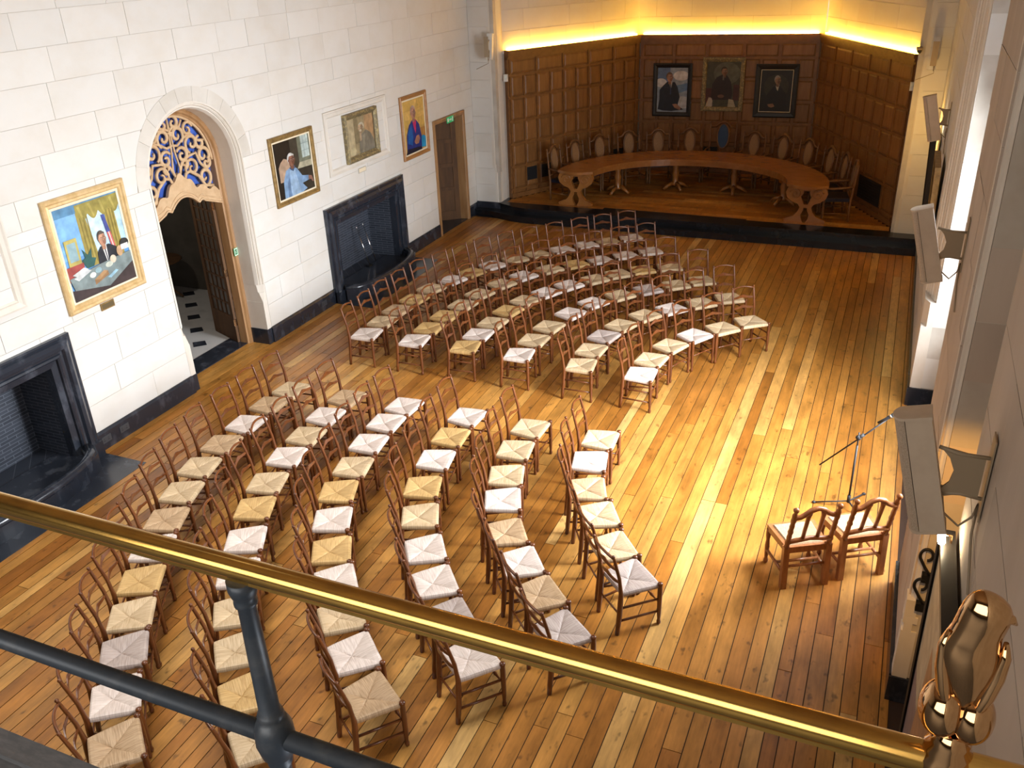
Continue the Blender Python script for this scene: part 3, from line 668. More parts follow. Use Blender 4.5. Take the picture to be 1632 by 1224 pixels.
desk = [((0.12, 0.30, 0.58), rc(0, 0, 1, 1)), ((0.20, 0.42, 0.72), rc(0.0, 0.45, 0.34, 0.9)), ((0.10, 0.25, 0.42), rc(0, 0.90, 1, 1)),
        ((0.55, 0.74, 0.86), rc(0.44, 0.42, 0.72, 0.86)), ((0.45, 0.66, 0.80), rc(0.86, 0.35, 1, 0.85)),
        ((0.34, 0.27, 0.07), [(0.33, 0.3), (0.53, 0.3), (0.49, 0.62), (0.45, 0.82), (0.40, 0.92), (0.32, 0.9)]),
        ((0.36, 0.28, 0.07), [(0.74, 0.3), (0.92, 0.3), (0.90, 0.9), (0.75, 0.9)]),
        ((0.30, 0.25, 0.06), [(0.33, 0.98), (1, 0.98), (1, 0.86)] + [(1-0.67*i/40, 0.86-0.07*abs(math.sin(math.pi*i/10))) for i in range(1, 41)]),
        *[((0.40, 0.33, 0.09), [(0.36+0.167*i, 0.96), (0.40+0.167*i, 0.96), (0.43+0.167*i, 0.82), (0.41+0.167*i, 0.81)]) for i in range(4)], *[((0.24, 0.19, 0.045), [(x, 0.34), (x+0.02, 0.34), (x+0.01, 0.84), (x-0.005, 0.84)]) for x in (0.37, 0.42, 0.47, 0.78, 0.83, 0.875)],
        ((0.06, 0.08, 0.28), [(0.68, 0.80), (0.73, 0.80), (0.77, 0.6), (0.71, 0.6)]), ((0.55, 0.12, 0.12), [(0.71, 0.6), (0.77, 0.6), (0.80, 0.42), (0.74, 0.42)]),
        ((0.7, 0.6, 0.58), [(0.735, 0.6), (0.75, 0.6), (0.775, 0.42), (0.76, 0.42)]),
        ((0.48, 0.40, 0.12), rc(0.05, 0.38, 0.24, 0.66)), ((0.28, 0.42, 0.46), rc(0.08, 0.42, 0.21, 0.62)),
        ((0.03, 0.10, 0.09), [(0.30, 0.30), (0.24, 0.40), (0.30, 0.42), (0.28, 0.52), (0.35, 0.44), (0.42, 0.50), (0.40, 0.40), (0.46, 0.38), (0.40, 0.30)]),
        ((0.36, 0.07, 0.06), rc(0.0, 0.22, 0.26, 0.38)),
        ((0.025, 0.028, 0.035), [(0.48, 0.26), (0.50, 0.42), (0.56, 0.475), (0.70, 0.475), (0.80, 0.42), (0.84, 0.30), (0.84, 0.2), (0.48, 0.2)]),
        ((0.75, 0.74, 0.70), [(0.585, 0.475), (0.655, 0.475), (0.64, 0.28), (0.62, 0.28)]), ((0.08, 0.08, 0.10), [(0.61, 0.46), (0.63, 0.46), (0.64, 0.30), (0.625, 0.28)]),
        *face_of(0.615, 0.55, 0.056, 0.078, SK, (0.09, 0.07, 0.06)),
        ((0.20, 0.25, 0.25), [(0, 0.26), (0.5, 0.30), (1, 0.32), (1, 0.20), (0.56, 0.03), (0.04, 0.12)]),
        ((0.05, 0.035, 0.035), [(0, 0), (1, 0), (1, 0.20), (0.56, 0.03), (0.0, 0.13)]),
        ((0.60, 0.62, 0.62), [(0.06, 0.25), (0.28, 0.30), (0.34, 0.27), (0.12, 0.21)]), ((0.68, 0.68, 0.66), [(0.05, 0.29), (0.24, 0.33), (0.30, 0.30), (0.11, 0.26)]),
        ((0.30, 0.17, 0.08), [(0.35, 0.10), (0.58, 0.155), (0.58, 0.20), (0.52, 0.22), (0.35, 0.16)]), ((0.42, 0.25, 0.12), [(0.35, 0.16), (0.52, 0.22), (0.58, 0.20), (0.43, 0.14)]),
        ((0.65, 0.66, 0.62), ellp(0.34, 0.215, 0.05, 0.03)), ((0.25, 0.38, 0.42), ellp(0.44, 0.245, 0.05, 0.03)), ((0.62, 0.52, 0.40), ellp(0.70, 0.30, 0.05, 0.045)),
        ((0.5, 0.32, 0.18), ellp(0.83, 0.36, 0.05, 0.06)), ((0.55, 0.58, 0.5), ellp(0.62, 0.26, 0.06, 0.03)), ((0.30, 0.50, 0.62), [(0.55, 0.13), (0.70, 0.18), (0.74, 0.16), (0.60, 0.11)]),
        ((0.03, 0.03, 0.03), ellp(0.93, 0.43, 0.07, 0.05)), ((0.7, 0.7, 0.7), rc(0.86, 0.36, 0.98, 0.42))]
picture('large pale gilt framed portrait of a suited man at a cluttered desk', left, 6.84, 8.06, 1.81, 3.17, GOLDF, WIDE, desk, 0.03)
m = MB(); left.box(m, 7.30, 7.51, 1.70, 1.79, 0.001, 0.016); o = tag(m.build('name_plaque', GILT), 'small brown plaque directly under the desk portrait', 'plaque')
m = MB(); left.box(m, 7.315, 7.495, 1.715, 1.775, 0.0162, 0.0175); m.build('plate', mat('plaque_bronze', (0.16, 0.12, 0.06), 0.4, 0.4), o)
elder = [((0.018, 0.014, 0.011), rc(0, 0, 1, 1)), ((0.05, 0.042, 0.03), rc(0.45, 0.45, 0.75, 1)), ((0.16, 0.17, 0.12), rc(0.66, 0.5, 1, 1)), ((0.42, 0.50, 0.48), rc(0.76, 0.60, 0.97, 1)),
         ((0.24, 0.30, 0.29), rc(0.825, 0.60, 0.835, 1)), ((0.24, 0.30, 0.29), rc(0.90, 0.60, 0.91, 1)), ((0.24, 0.30, 0.29), rc(0.76, 0.72, 0.97, 0.73)), ((0.24, 0.30, 0.29), rc(0.76, 0.85, 0.97, 0.86)),
         ((0.40, 0.37, 0.26), [(0.58, 0.44), (1, 0.42), (1, 0.53), (0.66, 0.54)]), ((0.035, 0.03, 0.022), [(0.58, 0.0), (1, 0.0), (1, 0.42), (0.58, 0.44)]),
         ((0.42, 0.29, 0.20), [(0.08, 0.3), (0.08, 0.56), (0.14, 0.64), (0.24, 0.70), (0.34, 0.66), (0.40, 0.5), (0.38, 0.3)]),
         ((0.20, 0.32, 0.50), [(0.14, 0.0), (0.16, 0.30), (0.26, 0.48), (0.42, 0.52), (0.56, 0.46), (0.68, 0.30), (0.86, 0.26), (0.86, 0.18), (0.66, 0.16), (0.78, 0.04), (0.62, 0.0)]),
         ((0.30, 0.43, 0.60), [(0.32, 0.10), (0.36, 0.46), (0.50, 0.46), (0.56, 0.20), (0.60, 0.0), (0.36, 0.0)]), ((0.12, 0.20, 0.34), [(0.24, 0.0), (0.26, 0.26), (0.34, 0.36), (0.32, 0.0)]),
         ((0.06, 0.09, 0.16), [(0.35, 0.51), (0.40, 0.46), (0.46, 0.43), (0.52, 0.50), (0.48, 0.54)]),
         *face_of(0.44, 0.635, 0.085, 0.105, (0.22, 0.10, 0.065), (0.60, 0.60, 0.58), 0.22), ((0.28, 0.14, 0.10), [(0.84, 0.26), (0.93, 0.24), (0.98, 0.12), (0.94, 0.12), (0.90, 0.18), (0.84, 0.18)])]
picture('gilt framed portrait of a white-haired man in a light blue shirt, right of the arch', left, 10.94, 12.07, 2.0, 3.06, GILT, MID, elder, 0.025)
ochre = [((0.30, 0.24, 0.14), rc(0, 0, 1, 1)), ((0.44, 0.36, 0.22), rc(0, 0, 0.26, 1)), ((0.40, 0.25, 0.13), rc(0.66, 0.25, 1, 1)), ((0.22, 0.175, 0.10), rc(0.26, 0.3, 0.42, 1)),
         ((0.19, 0.17, 0.13), [(0.40, 0.0), (0.42, 0.32), (0.52, 0.52), (0.70, 0.60), (0.86, 0.48), (0.98, 0.25), (0.98, 0.0)]), ((0.27, 0.24, 0.18), [(0.50, 0.0), (0.56, 0.45), (0.66, 0.52), (0.62, 0.2), (0.56, 0.0)]),
         *face_of(0.50, 0.70, 0.095, 0.115, (0.42, 0.29, 0.18), (0.52, 0.48, 0.38), -0.3), ((0.50, 0.45, 0.34), ellp(0.475, 0.625, 0.05, 0.03)), ((0.42, 0.30, 0.19), [(0.43, 0.33), (0.50, 0.36), (0.50, 0.56), (0.44, 0.56)]),
         ((0.46, 0.40, 0.24), ellp(0.14, 0.12, 0.12, 0.1))]
picture('brownish portrait in a dark aged frame, inside the moulded stone panel over the fireplace', left, 12.97, 14.03, 2.23, 3.05, GILTDK, [(0, 0.06), (0.03, 0.075), (0.06, 0.06), (0.085, 0.03), (0.10, 0.025)], ochre)
m = MB(); left.box(m, 13.31, 13.56, 2.0, 2.085, 0.0, 0.010); o = tag(m.build('name_plaque', mat('stone_plaque', (0.50, 0.45, 0.37), 0.7)), 'small pale plaque under the moulded stone panel', 'plaque')
m = MB(); left.box(m, 13.325, 13.545, 2.012, 2.073, 0.0102, 0.0115); m.build('plate', SLIP, o)
bluej = [((0.58, 0.36, 0.10), rc(0, 0, 1, 1))]
for i in range(3):
    for j in range(3): bluej.append(((0.66, 0.43, 0.13) if (i+j) % 2 else (0.60, 0.38, 0.10), rc(0.02+i*0.34, 0.46+j*0.18, 0.33+i*0.34, 0.62+j*0.18)))
bluej += [((0.45, 0.22, 0.06), rc(0.74, 0.2, 1, 0.42)), ((0.02, 0.28, 0.52), [(0.70, 0.04), (0.98, 0.02), (1, 0.22), (0.86, 0.27), (0.74, 0.22)]),
          ((0.02, 0.035, 0.20), [(0.06, 0.0), (0.10, 0.36), (0.24, 0.54), (0.40, 0.62), (0.58, 0.60), (0.72, 0.50), (0.80, 0.26), (0.78, 0.0)]), ((0.015, 0.10, 0.34), [(0.14, 0.2), (0.18, 0.42), (0.36, 0.56), (0.40, 0.30), (0.34, 0.14)]),
          ((0.50, 0.03, 0.12), [(0.40, 0.62), (0.58, 0.61), (0.56, 0.44), (0.52, 0.34), (0.46, 0.46)]), *face_of(0.47, 0.745, 0.11, 0.115, (0.46, 0.24, 0.18), (0.42, 0.30, 0.26), 0.1, True), ((0.36, 0.17, 0.11), [(0.42, 0.20), (0.54, 0.30), (0.66, 0.30), (0.70, 0.22), (0.62, 0.14), (0.48, 0.14)]), ((0.015, 0.015, 0.03), [(0.0, 0.0), (0.78, 0.0), (0.74, 0.06), (0.1, 0.1)])]
picture('oak framed portrait of a man in a blue jacket, by the far door', left, 14.91, 15.94, 1.85, 3.04, OAKF, MID, bluej, 0.03)

# ================================================================ FAR END: steps, apse
ZS = 0.28
def curve_front(yf, x_end, yend):
    return [(0.60, yf), (-7.45, yf), (-7.75, yf+0.05), (-8.05, yf+0.16), (-8.32, yf+0.26), (x_end, yend)]
m = MB(); m.prism(curve_front(17.55, -8.76, 17.86) + [(-8.76, 18.6), (0.60, 18.6)], -0.02, 0.14)
step = structure(m.build('trim_6', MARBLE_SHADED))
m = MB(); m.prism([(0.60, 17.535), (-7.45, 17.535), (-7.75, 17.585), (-8.05, 17.695), (-8.32, 17.795), (-8.76, 17.845), (-8.76, 17.9), (-8.0, 17.85), (0.60, 17.6)], 0.118, 0.142); m.build('step_nosing', MARBLE_SHADED, step)
m = MB(); m.prism([(0.60, 17.74), (-7.45, 17.74), (-7.75, 17.80), (-7.95, 17.92), (-8.17, 18.02), (-8.17, 18.5), (0.60, 18.5)], 0.13, ZS-0.002); m.build('step_riser', MARBLE_SHADED, step)
m = MB(); m.prism([(0.60, 17.725), (-7.45, 17.725), (-7.75, 17.785), (-7.97, 17.905), (-8.19, 18.005), (-8.17, 18.3), (0.60, 18.12)], ZS-0.025, ZS); m.build('step_nosing', MARBLE_SHADED, step)
# stage floor: boards running across
m = MB(); m.prism([(0.05, 18.1), (-8.1, 18.1), (-8.1, 18.45), (-6.0, 22.3), (-1.9, 22.5), (0.05, 18.45)], 0.0, ZS-0.012)
stage = structure(m.build('floor', FLOORBASE))
APL, APR = Vector((-8.05, 18.45)), Vector((0.02, 18.45)); ABL, ABR = Vector((-6.05, 21.8)), Vector((-1.99, 22.1))
rnd = random.Random(11); y = 18.12; bw = 0.15
while y < 22.1:
    def xl(yy): return -8.05 if yy < 18.45 else -8.05 + (yy-18.45)/(21.8-18.45)*2.0
    def xr(yy): return 0.02 if yy < 18.45 else 0.02 - (yy-18.45)/(22.1-18.45)*2.01
    xa = xl(y+bw)-0.0; xe = xr(y+bw)
    x = xa
    while x < xe - 0.05:
        l = rnd.uniform(1.5, 3.2); e = min(x+l, xe); 
        if xe - e < 0.5: e = xe
        m = MB(); m.box(x+0.002, e-0.002, y+0.0025, y+bw-0.0025, ZS-0.012, ZS+rnd.uniform(-0.001, 0.001)); m.build('plank', PLANK, stage); x = e
    y += bw
# apse walls: oak panelling below, limestone above
def panelled(name, A, B, cols, rows_half, flip=False):
    d = (B-A); ln = d.length; u = Vector((d.x, d.y, 0)).normalized(); nrm = Vector((u.y, -u.x, 0))
    pl = Plane((A.x, A.y, 0), u, nrm)
    m = MB(); pl.box(m, -0.05, ln+0.05, 0.0, TOPZ, -0.45, -0.135)
    wall = structure(m.build('wall_'+name, JOINT))
    stones(wall, pl, -0.070, ln+0.070, 3.40, 6.2, 0.42, None, (0.7, 1.3), seed=len(name)*7+1, c=-0.12)
    # panelling body
    m = MB(); pl.box(m, 0, ln, ZS, 3.34, -0.12, -0.028)
    pan = structure(m.build('trim_7' if name.endswith('left') else 'trim_8' if name.endswith('back') else 'trim_9', RAILW))
    q = MB()
    zr = [3.47, 2.96, 2.49, 1.99, 1.49, 0.98, 0.47]; rw = 0.045
    prof_z = [(3.29, 3.34, 0.0), (3.34, 3.40, 0.03), (3.40, 3.455, 0.055), (3.455, 3.475, 0.04)]
    for z0, z1, pr in prof_z: pl.box(q, 0, ln, z0, z1, -0.12, pr)
    q.build('cornice', RAILW, pan)
    for z in zr[1:]:
        q = MB(); pl.box(q, 0, ln, z-rw/2, z+rw/2, -0.03, 0.0); q.build('rail', RAILW, pan)
    q = MB(); pl.box(q, 0, ln, ZS, ZS+0.10, -0.03, 0.012); q.build('skirting', RAILW, pan)
    for k in range(len(cols)-1):     # big panels of the top row
        a0, a1 = cols[k], cols[k+1]
        q = MB(); s0 = a0+0.025; s1 = a1-0.025; z0, z1 = 2.96+rw/2+0.012, 3.29-0.03
        panel(q, pl, s0+0.012, s1-0.012, z0, z1); q.build('panel', PANEL, pan)
    for a in cols:
        q = MB(); pl.box(q, max(a-0.025, 0), min(a+0.025, ln), ZS+0.10, 3.29, -0.03, -0.001); q.build('stile', RAILW, pan)
    for k in range(len(cols)-1):
        mid = (cols[k]+cols[k+1])/2
        q = MB(); pl.box(q, mid-0.02, mid+0.02, ZS+0.10, 2.96, -0.03, -0.002); q.build('stile', RAILW, pan)
        for r0, r1 in zip(zr[2:], zr[1:-1]):
            for (b0, b1) in ((cols[k]+0.025, mid-0.02), (mid+0.02, cols[k+1]-0.025)):
                q = MB(); panel(q, pl, b0+0.01, b1-0.01, r0+rw/2+0.01, r1-rw/2-0.01); q.build('panel', PANEL, pan)
    return pl, ln
def panel(m, pl, a0, a1, b0, b1):
    c0, c1, e = -0.029, -0.012, 0.03
    lo = [pl(a0, b0, c0), pl(a1, b0, c0), pl(a1, b1, c0), pl(a0, b1, c0)]; hi = [pl(a0+e, b0+e, c1), pl(a1-e, b0+e, c1), pl(a1-e, b1-e, c1), pl(a0+e, b1-e, c1)]
    m.hexa(lo + hi)
plL, lnL = panelled('apse_left', APL, ABL, [0.07, 0.80, 1.56, 2.31, 3.07, 3.80], True)
plB, lnB = panelled('apse_back', ABL, ABR, [0.06, 0.81, 1.58, 2.42, 3.22, 4.02], True)
plR, lnR = panelled('apse_right', ABR, APR, [0.06, 0.79, 1.58, 2.38, 3.21, 4.09], True)
# cove lamps lying on the cornice
for nm, pl, ln, lb_ in (('l', plL, lnL, 'glowing yellow cove light along the cornice of the left apse wall'), ('b', plB, lnB, 'glowing yellow cove light along the cornice of the back apse wall'), ('r', plR, lnR, 'glowing yellow cove light along the cornice of the right apse wall')):
    m = MB(); pl.box(m, 0.06, ln-0.06, 3.476, 3.50, -0.10, -0.055)
    tag(m.build('cove_light', COVE), lb_, 'light', 'cove lights above the panelling')
# ventilation grilles low in the panelling
for pl, a0, a1, b0, b1, lb_ in ((plL, 0.44, 0.72, 0.62, 0.92, 'square black vent grille low in the left apse panelling, nearer the hall'), (plL, 0.86, 1.12, 0.62, 0.92, 'square black vent grille low in left apse panelling, second from the hall'),
                        (plL, 3.08, 3.40, 0.62, 0.92, 'black vent grille low in left apse panelling near the back corner'), (plB, 1.62, 1.95, 0.62, 0.92, 'black vent grille low in the back apse wall behind the armchairs'),
                        (plR, 2.66, 3.60, 0.50, 0.96, 'wide black vent grille low in the right apse panelling')):
    m = MB(); pl.box(m, a0, a1, b0, b1, 0.0005, 0.010); o = tag(m.build('vent_grille', BLKPL), lb_, 'vent')
    m = MB()
    for k in range(1, 8): z = b0+(b1-b0)*k/8; pl.box(m, a0+0.02, a1-0.02, z-0.006, z+0.006, 0.010, 0.014)
    m.build('grille_bars', IRON, o)
# end walls beside the apse ---------------------------------------------------
def end_wall(name, x0, x1, xr, yf, yb):
    """x0..x1 face towards the hall, then a reveal at xr running back to the panelling"""
    s = 1 if x1 > x0 else -1
    m = MB(); lo, hi = min(x0, xr), max(x0, xr)
    m.box(lo, hi, yf+0.012, yb+0.4, 0.0, TOPZ)
    wall = structure(m.build(name, JOINT))
    f = Plane((min(x0, x1), yf, 0), (1, 0, 0), (0, -1, 0))
    stones(wall, f, 0, abs(x1-x0), ZS if s > 0 else 0.26, 5.8, 0.365, None, (0.45, 0.8), seed=17)
    # moulded arris
    mo = MB(); z0 = 1.12
    px = [x1, x1+s*0.02, x1+s*0.02, x1+s*0.05, x1+s*0.06, x1+s*0.09, x1+s*0.10, xr+s*0.003]
    py = [yf, yf+0.005, yf+0.03, yf+0.03, yf+0.07, yf+0.08, yf+0.12, yf+0.14]
    pts = list(zip(px, py)) + [(xr+s*0.003, yf+0.3), (x1-s*0.05, yf+0.3), (x1-s*0.05, yf)]
    mo.prism(pts, z0, 6.0)
    tr = structure(mo.build('trim_10' if s > 0 else 'trim_11', TRIMST))
    mo = MB(); mo.prism([(x1-s*0.05, yf), (x1+s*0.05, yf+0.0), (xr+s*0.003, yf+0.06), (xr+s*0.003, yf+0.3), (x1-s*0.05, yf+0.3)], 0.26, 0.95); mo.build('moulding_stop', TRIMST, tr)
    mo = MB(); mo.prism([(x1-s*0.05, yf), (x1+s*0.025, yf), (xr-s*0.01, yf+0.10), (xr+s*0.003, yf+0.3), (x1-s*0.05, yf+0.3)], 0.95, 1.12); mo.build('moulding_stop', TRIMST, tr)
    # reveal facing across
    rv = Plane((xr+s*0.004, yf, 0), (0, 1, 0), (s, 0, 0))
    stones(wall, rv, 0.14, yb-yf, ZS if s > 0 else 0.26, 6.0, 0.45, None, (0.5, 0.8), seed=19, c=0.002)
    return wall
end_wall('wall_end_left', LW, -8.28, -8.17, 18.05, 18.43)
end_wall('wall_end_right', 0.62, 0.16, 0.05, 18.05, 18.43)
m = MB(); m.box(-8.75, -8.17, 18.02, 18.05, 0.13, ZS+0.0); structure(m.build('baseboard_end_left', MARBLE))
# ceiling over everything
m = MB(); m.box(-8.8, 1.3, -3.2, 18.6, TOPZ, TOPZ+0.2); m.prism([(-8.8, 18.6), (1.3, 18.6), (-1.6, 23), (-6.4, 23)], TOPZ-1.5, TOPZ-1.3); structure(m.build('ceiling', CEIL))
m = MB(); m.box(-8.9, 1.3, -3.4, -3.2, 0, TOPZ); structure(m.build('wall_back', DKWALL))
m = MB(); m.box(-8.9, 1.3, 18.44, 18.6, 6.6, TOPZ); structure(m.build('wall_over_apse', TRIMST))
# white detectors on the ends of the panelling
for x, y, z, lb_ in ((-8.08, 18.415, 2.93, 'small white detector on the left end of the panelling'), (0.03, 18.40, 2.93, 'small white detector on the right end of the panelling')):
    m = MB(); m.box(x-0.045, x+0.045, y-0.05, y, z-0.075, z+0.075); o = tag(m.build('detector', WHITEP), lb_, 'detector')
    m = MB(); m.ell((x, y-0.05, z+0.02), 0.03, 0.018, 0.035, 10, 6); m.build('lens', WHITEM, o)
t = thing('dome_camera', 'small dark dome camera at the right end of the glowing cornice', 'camera', (0.05, 18.0, 3.55))
m = MB(); m.lathe((0, 0, 0.05), [(0.05, 0), (0.055, 0.03), (0.05, 0.05)], 12); m.build('mount', SPKB, t)
m = MB(); m.ell((0, 0, 0.045), 0.045, 0.045, 0.06, 12, 8); m.build('dome', BLKPL, t)

# paintings in the apse
cloud = [((0.30, 0.36, 0.46), rc(0, 0, 1, 1)), ((0.10, 0.17, 0.33), rc(0, 0.62, 0.42, 1)), ((0.12, 0.22, 0.42), [(0.6, 0.4), (1, 0.5), (1, 0.66), (0.62, 0.6)]), ((0.62, 0.63, 0.66), ellp(0.12, 0.66, 0.2, 0.1)), ((0.66, 0.66, 0.68), ellp(0.78, 0.82, 0.26, 0.11)), ((0.5, 0.52, 0.55), ellp(0.85, 0.22, 0.3, 0.14)), ((0.14, 0.24, 0.44), ellp(0.78, 0.55, 0.14, 0.05)),
         ((0.012, 0.014, 0.024), [(0.04, 0.06), (0.08, 0.28), (0.08, 0.50), (0.20, 0.60), (0.32, 0.68), (0.58, 0.68), (0.68, 0.56), (0.76, 0.34), (0.70, 0.16), (0.90, 0.06), (0.5, 0.02), (0.2, 0.03)]),
         ((0.45, 0.46, 0.48), [(0.40, 0.68), (0.50, 0.68), (0.46, 0.52), (0.43, 0.56)]), ((0.03, 0.04, 0.09), [(0.43, 0.63), (0.46, 0.63), (0.47, 0.40), (0.43, 0.40)]),
         *face_of(0.41, 0.78, 0.095, 0.10, (0.34, 0.17, 0.11), (0.12, 0.075, 0.05)), ((0.34, 0.18, 0.13), [(0.52, 0.18), (0.66, 0.19), (0.82, 0.10), (0.78, 0.05), (0.6, 0.10)])]
seated = [((0.055, 0.05, 0.028), rc(0, 0, 1, 1)), ((0.10, 0.10, 0.065), ellp(0.6, 0.75, 0.4, 0.25)), ((0.07, 0.018, 0.012), rc(0, 0.1, 0.2, 0.42)), ((0.06, 0.018, 0.012), rc(0.82, 0.15, 1, 0.5)),
          ((0.022, 0.010, 0.006), [(0.16, 0.16), (0.18, 0.5), (0.30, 0.66), (0.46, 0.72), (0.62, 0.70), (0.74, 0.56), (0.80, 0.30), (0.76, 0.16)]), ((0.42, 0.36, 0.25), [(0.0, 0.0), (0.20, 0.0), (0.22, 0.14), (0.10, 0.22)]), ((0.42, 0.36, 0.25), [(0.68, 0.0), (0.92, 0.0), (0.84, 0.16), (0.70, 0.18)]),
          ((0.40, 0.36, 0.30), [(0.06, 0.02), (0.22, 0.02), (0.2, 0.18), (0.14, 0.22)]), *face_of(0.53, 0.79, 0.085, 0.09, (0.24, 0.115, 0.06), (0.03, 0.018, 0.01)), ((0.15, 0.07, 0.04), ellp(0.46, 0.24, 0.1, 0.04)), ((0.16, 0.13, 0.09), rc(0.48, 0.6, 0.53, 0.70))]
dark = [((0.010, 0.009, 0.006), rc(0, 0, 1, 1)), ((0.025, 0.022, 0.012), ellp(0.5, 0.6, 0.4, 0.3)), ((0.006, 0.005, 0.004), [(0.16, 0.0), (0.22, 0.4), (0.40, 0.6), (0.62, 0.62), (0.82, 0.44), (0.88, 0.0)]),
        ((0.5, 0.46, 0.38), [(0.48, 0.62), (0.60, 0.66), (0.56, 0.50), (0.52, 0.54)]), *face_of(0.54, 0.75, 0.085, 0.10, (0.30, 0.16, 0.085), (0.28, 0.24, 0.18), 0.25), ((0.12, 0.06, 0.03), rc(0.53, 0.705, 0.61, 0.72)), ((0.26, 0.14, 0.08), [(0.26, 0.18), (0.44, 0.20), (0.50, 0.13), (0.40, 0.10), (0.30, 0.12)])]
apf = [(0, 0.04), (0.03, 0.05), (0.08, 0.035), (0.10, 0.02)]
picture('black framed portrait of a seated suited man against blue cloudy sky, apse left', plB, 0.34, 1.26, 1.62, 2.84, BLACKF, apf, cloud)
picture('brown gilt framed portrait of a seated man in pale trousers, apse centre', plB, 1.50, 2.47, 1.76, 2.97, GILTDK, apf, seated)
picture('black framed dark portrait of a man with a white collar, apse right', plB, 2.72, 3.68, 1.64, 2.83, BLACKF, [(0, 0.04), (0.03, 0.05), (0.10, 0.035), (0.12, 0.02)], dark, 0.014)

# horseshoe table -----------------------------------------------------------
TC = Vector((-4.02, 18.25)); RO = (2.83, 2.58); RI = (2.03, 1.62)
t = thing('horseshoe_table', 'long horseshoe-shaped oak table on the stage with carved scroll ends', 'table', (TC.x, TC.y, ZS))
tp = MB(); n = 44
def arcs(rr, k): a = math.pi*k/n; return (rr[0]*math.cos(a), rr[1]*math.sin(a) - 0.05*0)
def endadj(p, k): return p
for k in range(n):
    q = [arcs(RI, k), arcs(RO, k), arcs(RO, k+1), arcs(RI, k+1)]
    tp.prism(q, 0.715, 0.77)
for s in (1, -1):     # bowed ends
    tp.prism([(s*RI[0], 0.0)] + [(s*(RI[0] + (RO[0]-RI[0])*i/8), -0.17*math.sin(math.pi*i/8)) for i in range(1, 8)] + [(s*RO[0], 0.0)][::1], 0.715, 0.77)
tp.build('tabletop', TABLEW, t)
for rr, dd in ((RI, 0.05), (RO, -0.06)):
    ap = MB()
    for k in range(1, n-1):
        p = arcs((rr[0]+dd, rr[1]+dd), k); p2 = arcs((rr[0]+dd, rr[1]+dd), k+1); p3 = arcs((rr[0]+dd+0.025, rr[1]+dd+0.025), k+1); p4 = arcs((rr[0]+dd+0.025, rr[1]+dd+0.025), k)
        ap.prism([p, p4, p3, p2], 0.62, 0.716)
    ap.build('apron', TABLEW, t)
for s in (1, -1):     # lyre-shaped scrolled trestle at each end
    tr = MB(); cx = s*(RI[0]+RO[0])/2
    P = Plane((cx, 0.05, 0), (1, 0, 0), (0, -1, 0))
    for e in (1, -1):
        prof_ = [(0.02, 0.0), (0.34, 0.0), (0.36, 0.05), (0.28, 0.09), (0.19, 0.13), (0.13, 0.22), (0.10, 0.31), (0.14, 0.38), (0.24, 0.42), (0.33, 0.50), (0.36, 0.60), (0.33, 0.69), (0.30, 0.715), (0.06, 0.715), (0.05, 0.60), (0.09, 0.52), (0.06, 0.44), (0.03, 0.36), (0.03, 0.26), (0.07, 0.16), (0.06, 0.08)]
        pp_ = [(e*a*1.12, b) for a, b in prof_]
        tr.prism(pp_ if e > 0 else pp_[::-1], -0.045, 0.045, lambda a, b, h: P(a, b, h))
    P.box(tr, -0.10, 0.10, 0.30, 0.37, -0.04, 0.04); P.box(tr, -0.12, 0.12, 0.64, 0.715, -0.04, 0.04)
    tro = tr.build('scroll_trestle', TABLEW, t)
    for e in (1, -1):
        sc = MB(); pts = []
        for i in range(26):
            k = i/25; a = e*(0.3+k*9.5); rr = 0.105*(1-k)+0.012; pts.append(P(e*0.215 + rr*math.cos(a)*e, 0.575 + rr*math.sin(a)*e, 0.05))
        sc.tube(pts, 0.013, 6); sc.build('carved_scroll', TABLEW, tro)
for k in (9.5, 18, 26, 34.5):   # turned pedestals with spreading feet
    a = math.pi*k/n; rx = (RO[0]+RI[0])/2-0.06; ry = (RO[1]+RI[1])/2-0.08; px, py = rx*math.cos(a), ry*math.sin(a)
    m = MB(); m.lathe((px, py, 0.10), [(0.085, 0), (0.10, 0.04), (0.06, 0.09), (0.07, 0.2), (0.085, 0.28), (0.055, 0.38), (0.07, 0.44), (0.05, 0.5), (0.09, 0.615)], 12); po = m.build('pedestal', TABLEW, t)
    for j in range(4):
        b = a + j*math.pi/2 + 0.4; m = MB(); m.tube([(px+0.06*math.cos(b), py+0.06*math.sin(b), 0.15), (px+0.2*math.cos(b), py+0.2*math.sin(b), 0.10), (px+0.30*math.cos(b), py+0.30*math.sin(b), 0.03)], [0.05, 0.042, 0.03], 6); m.build('foot', TABLEW, po)

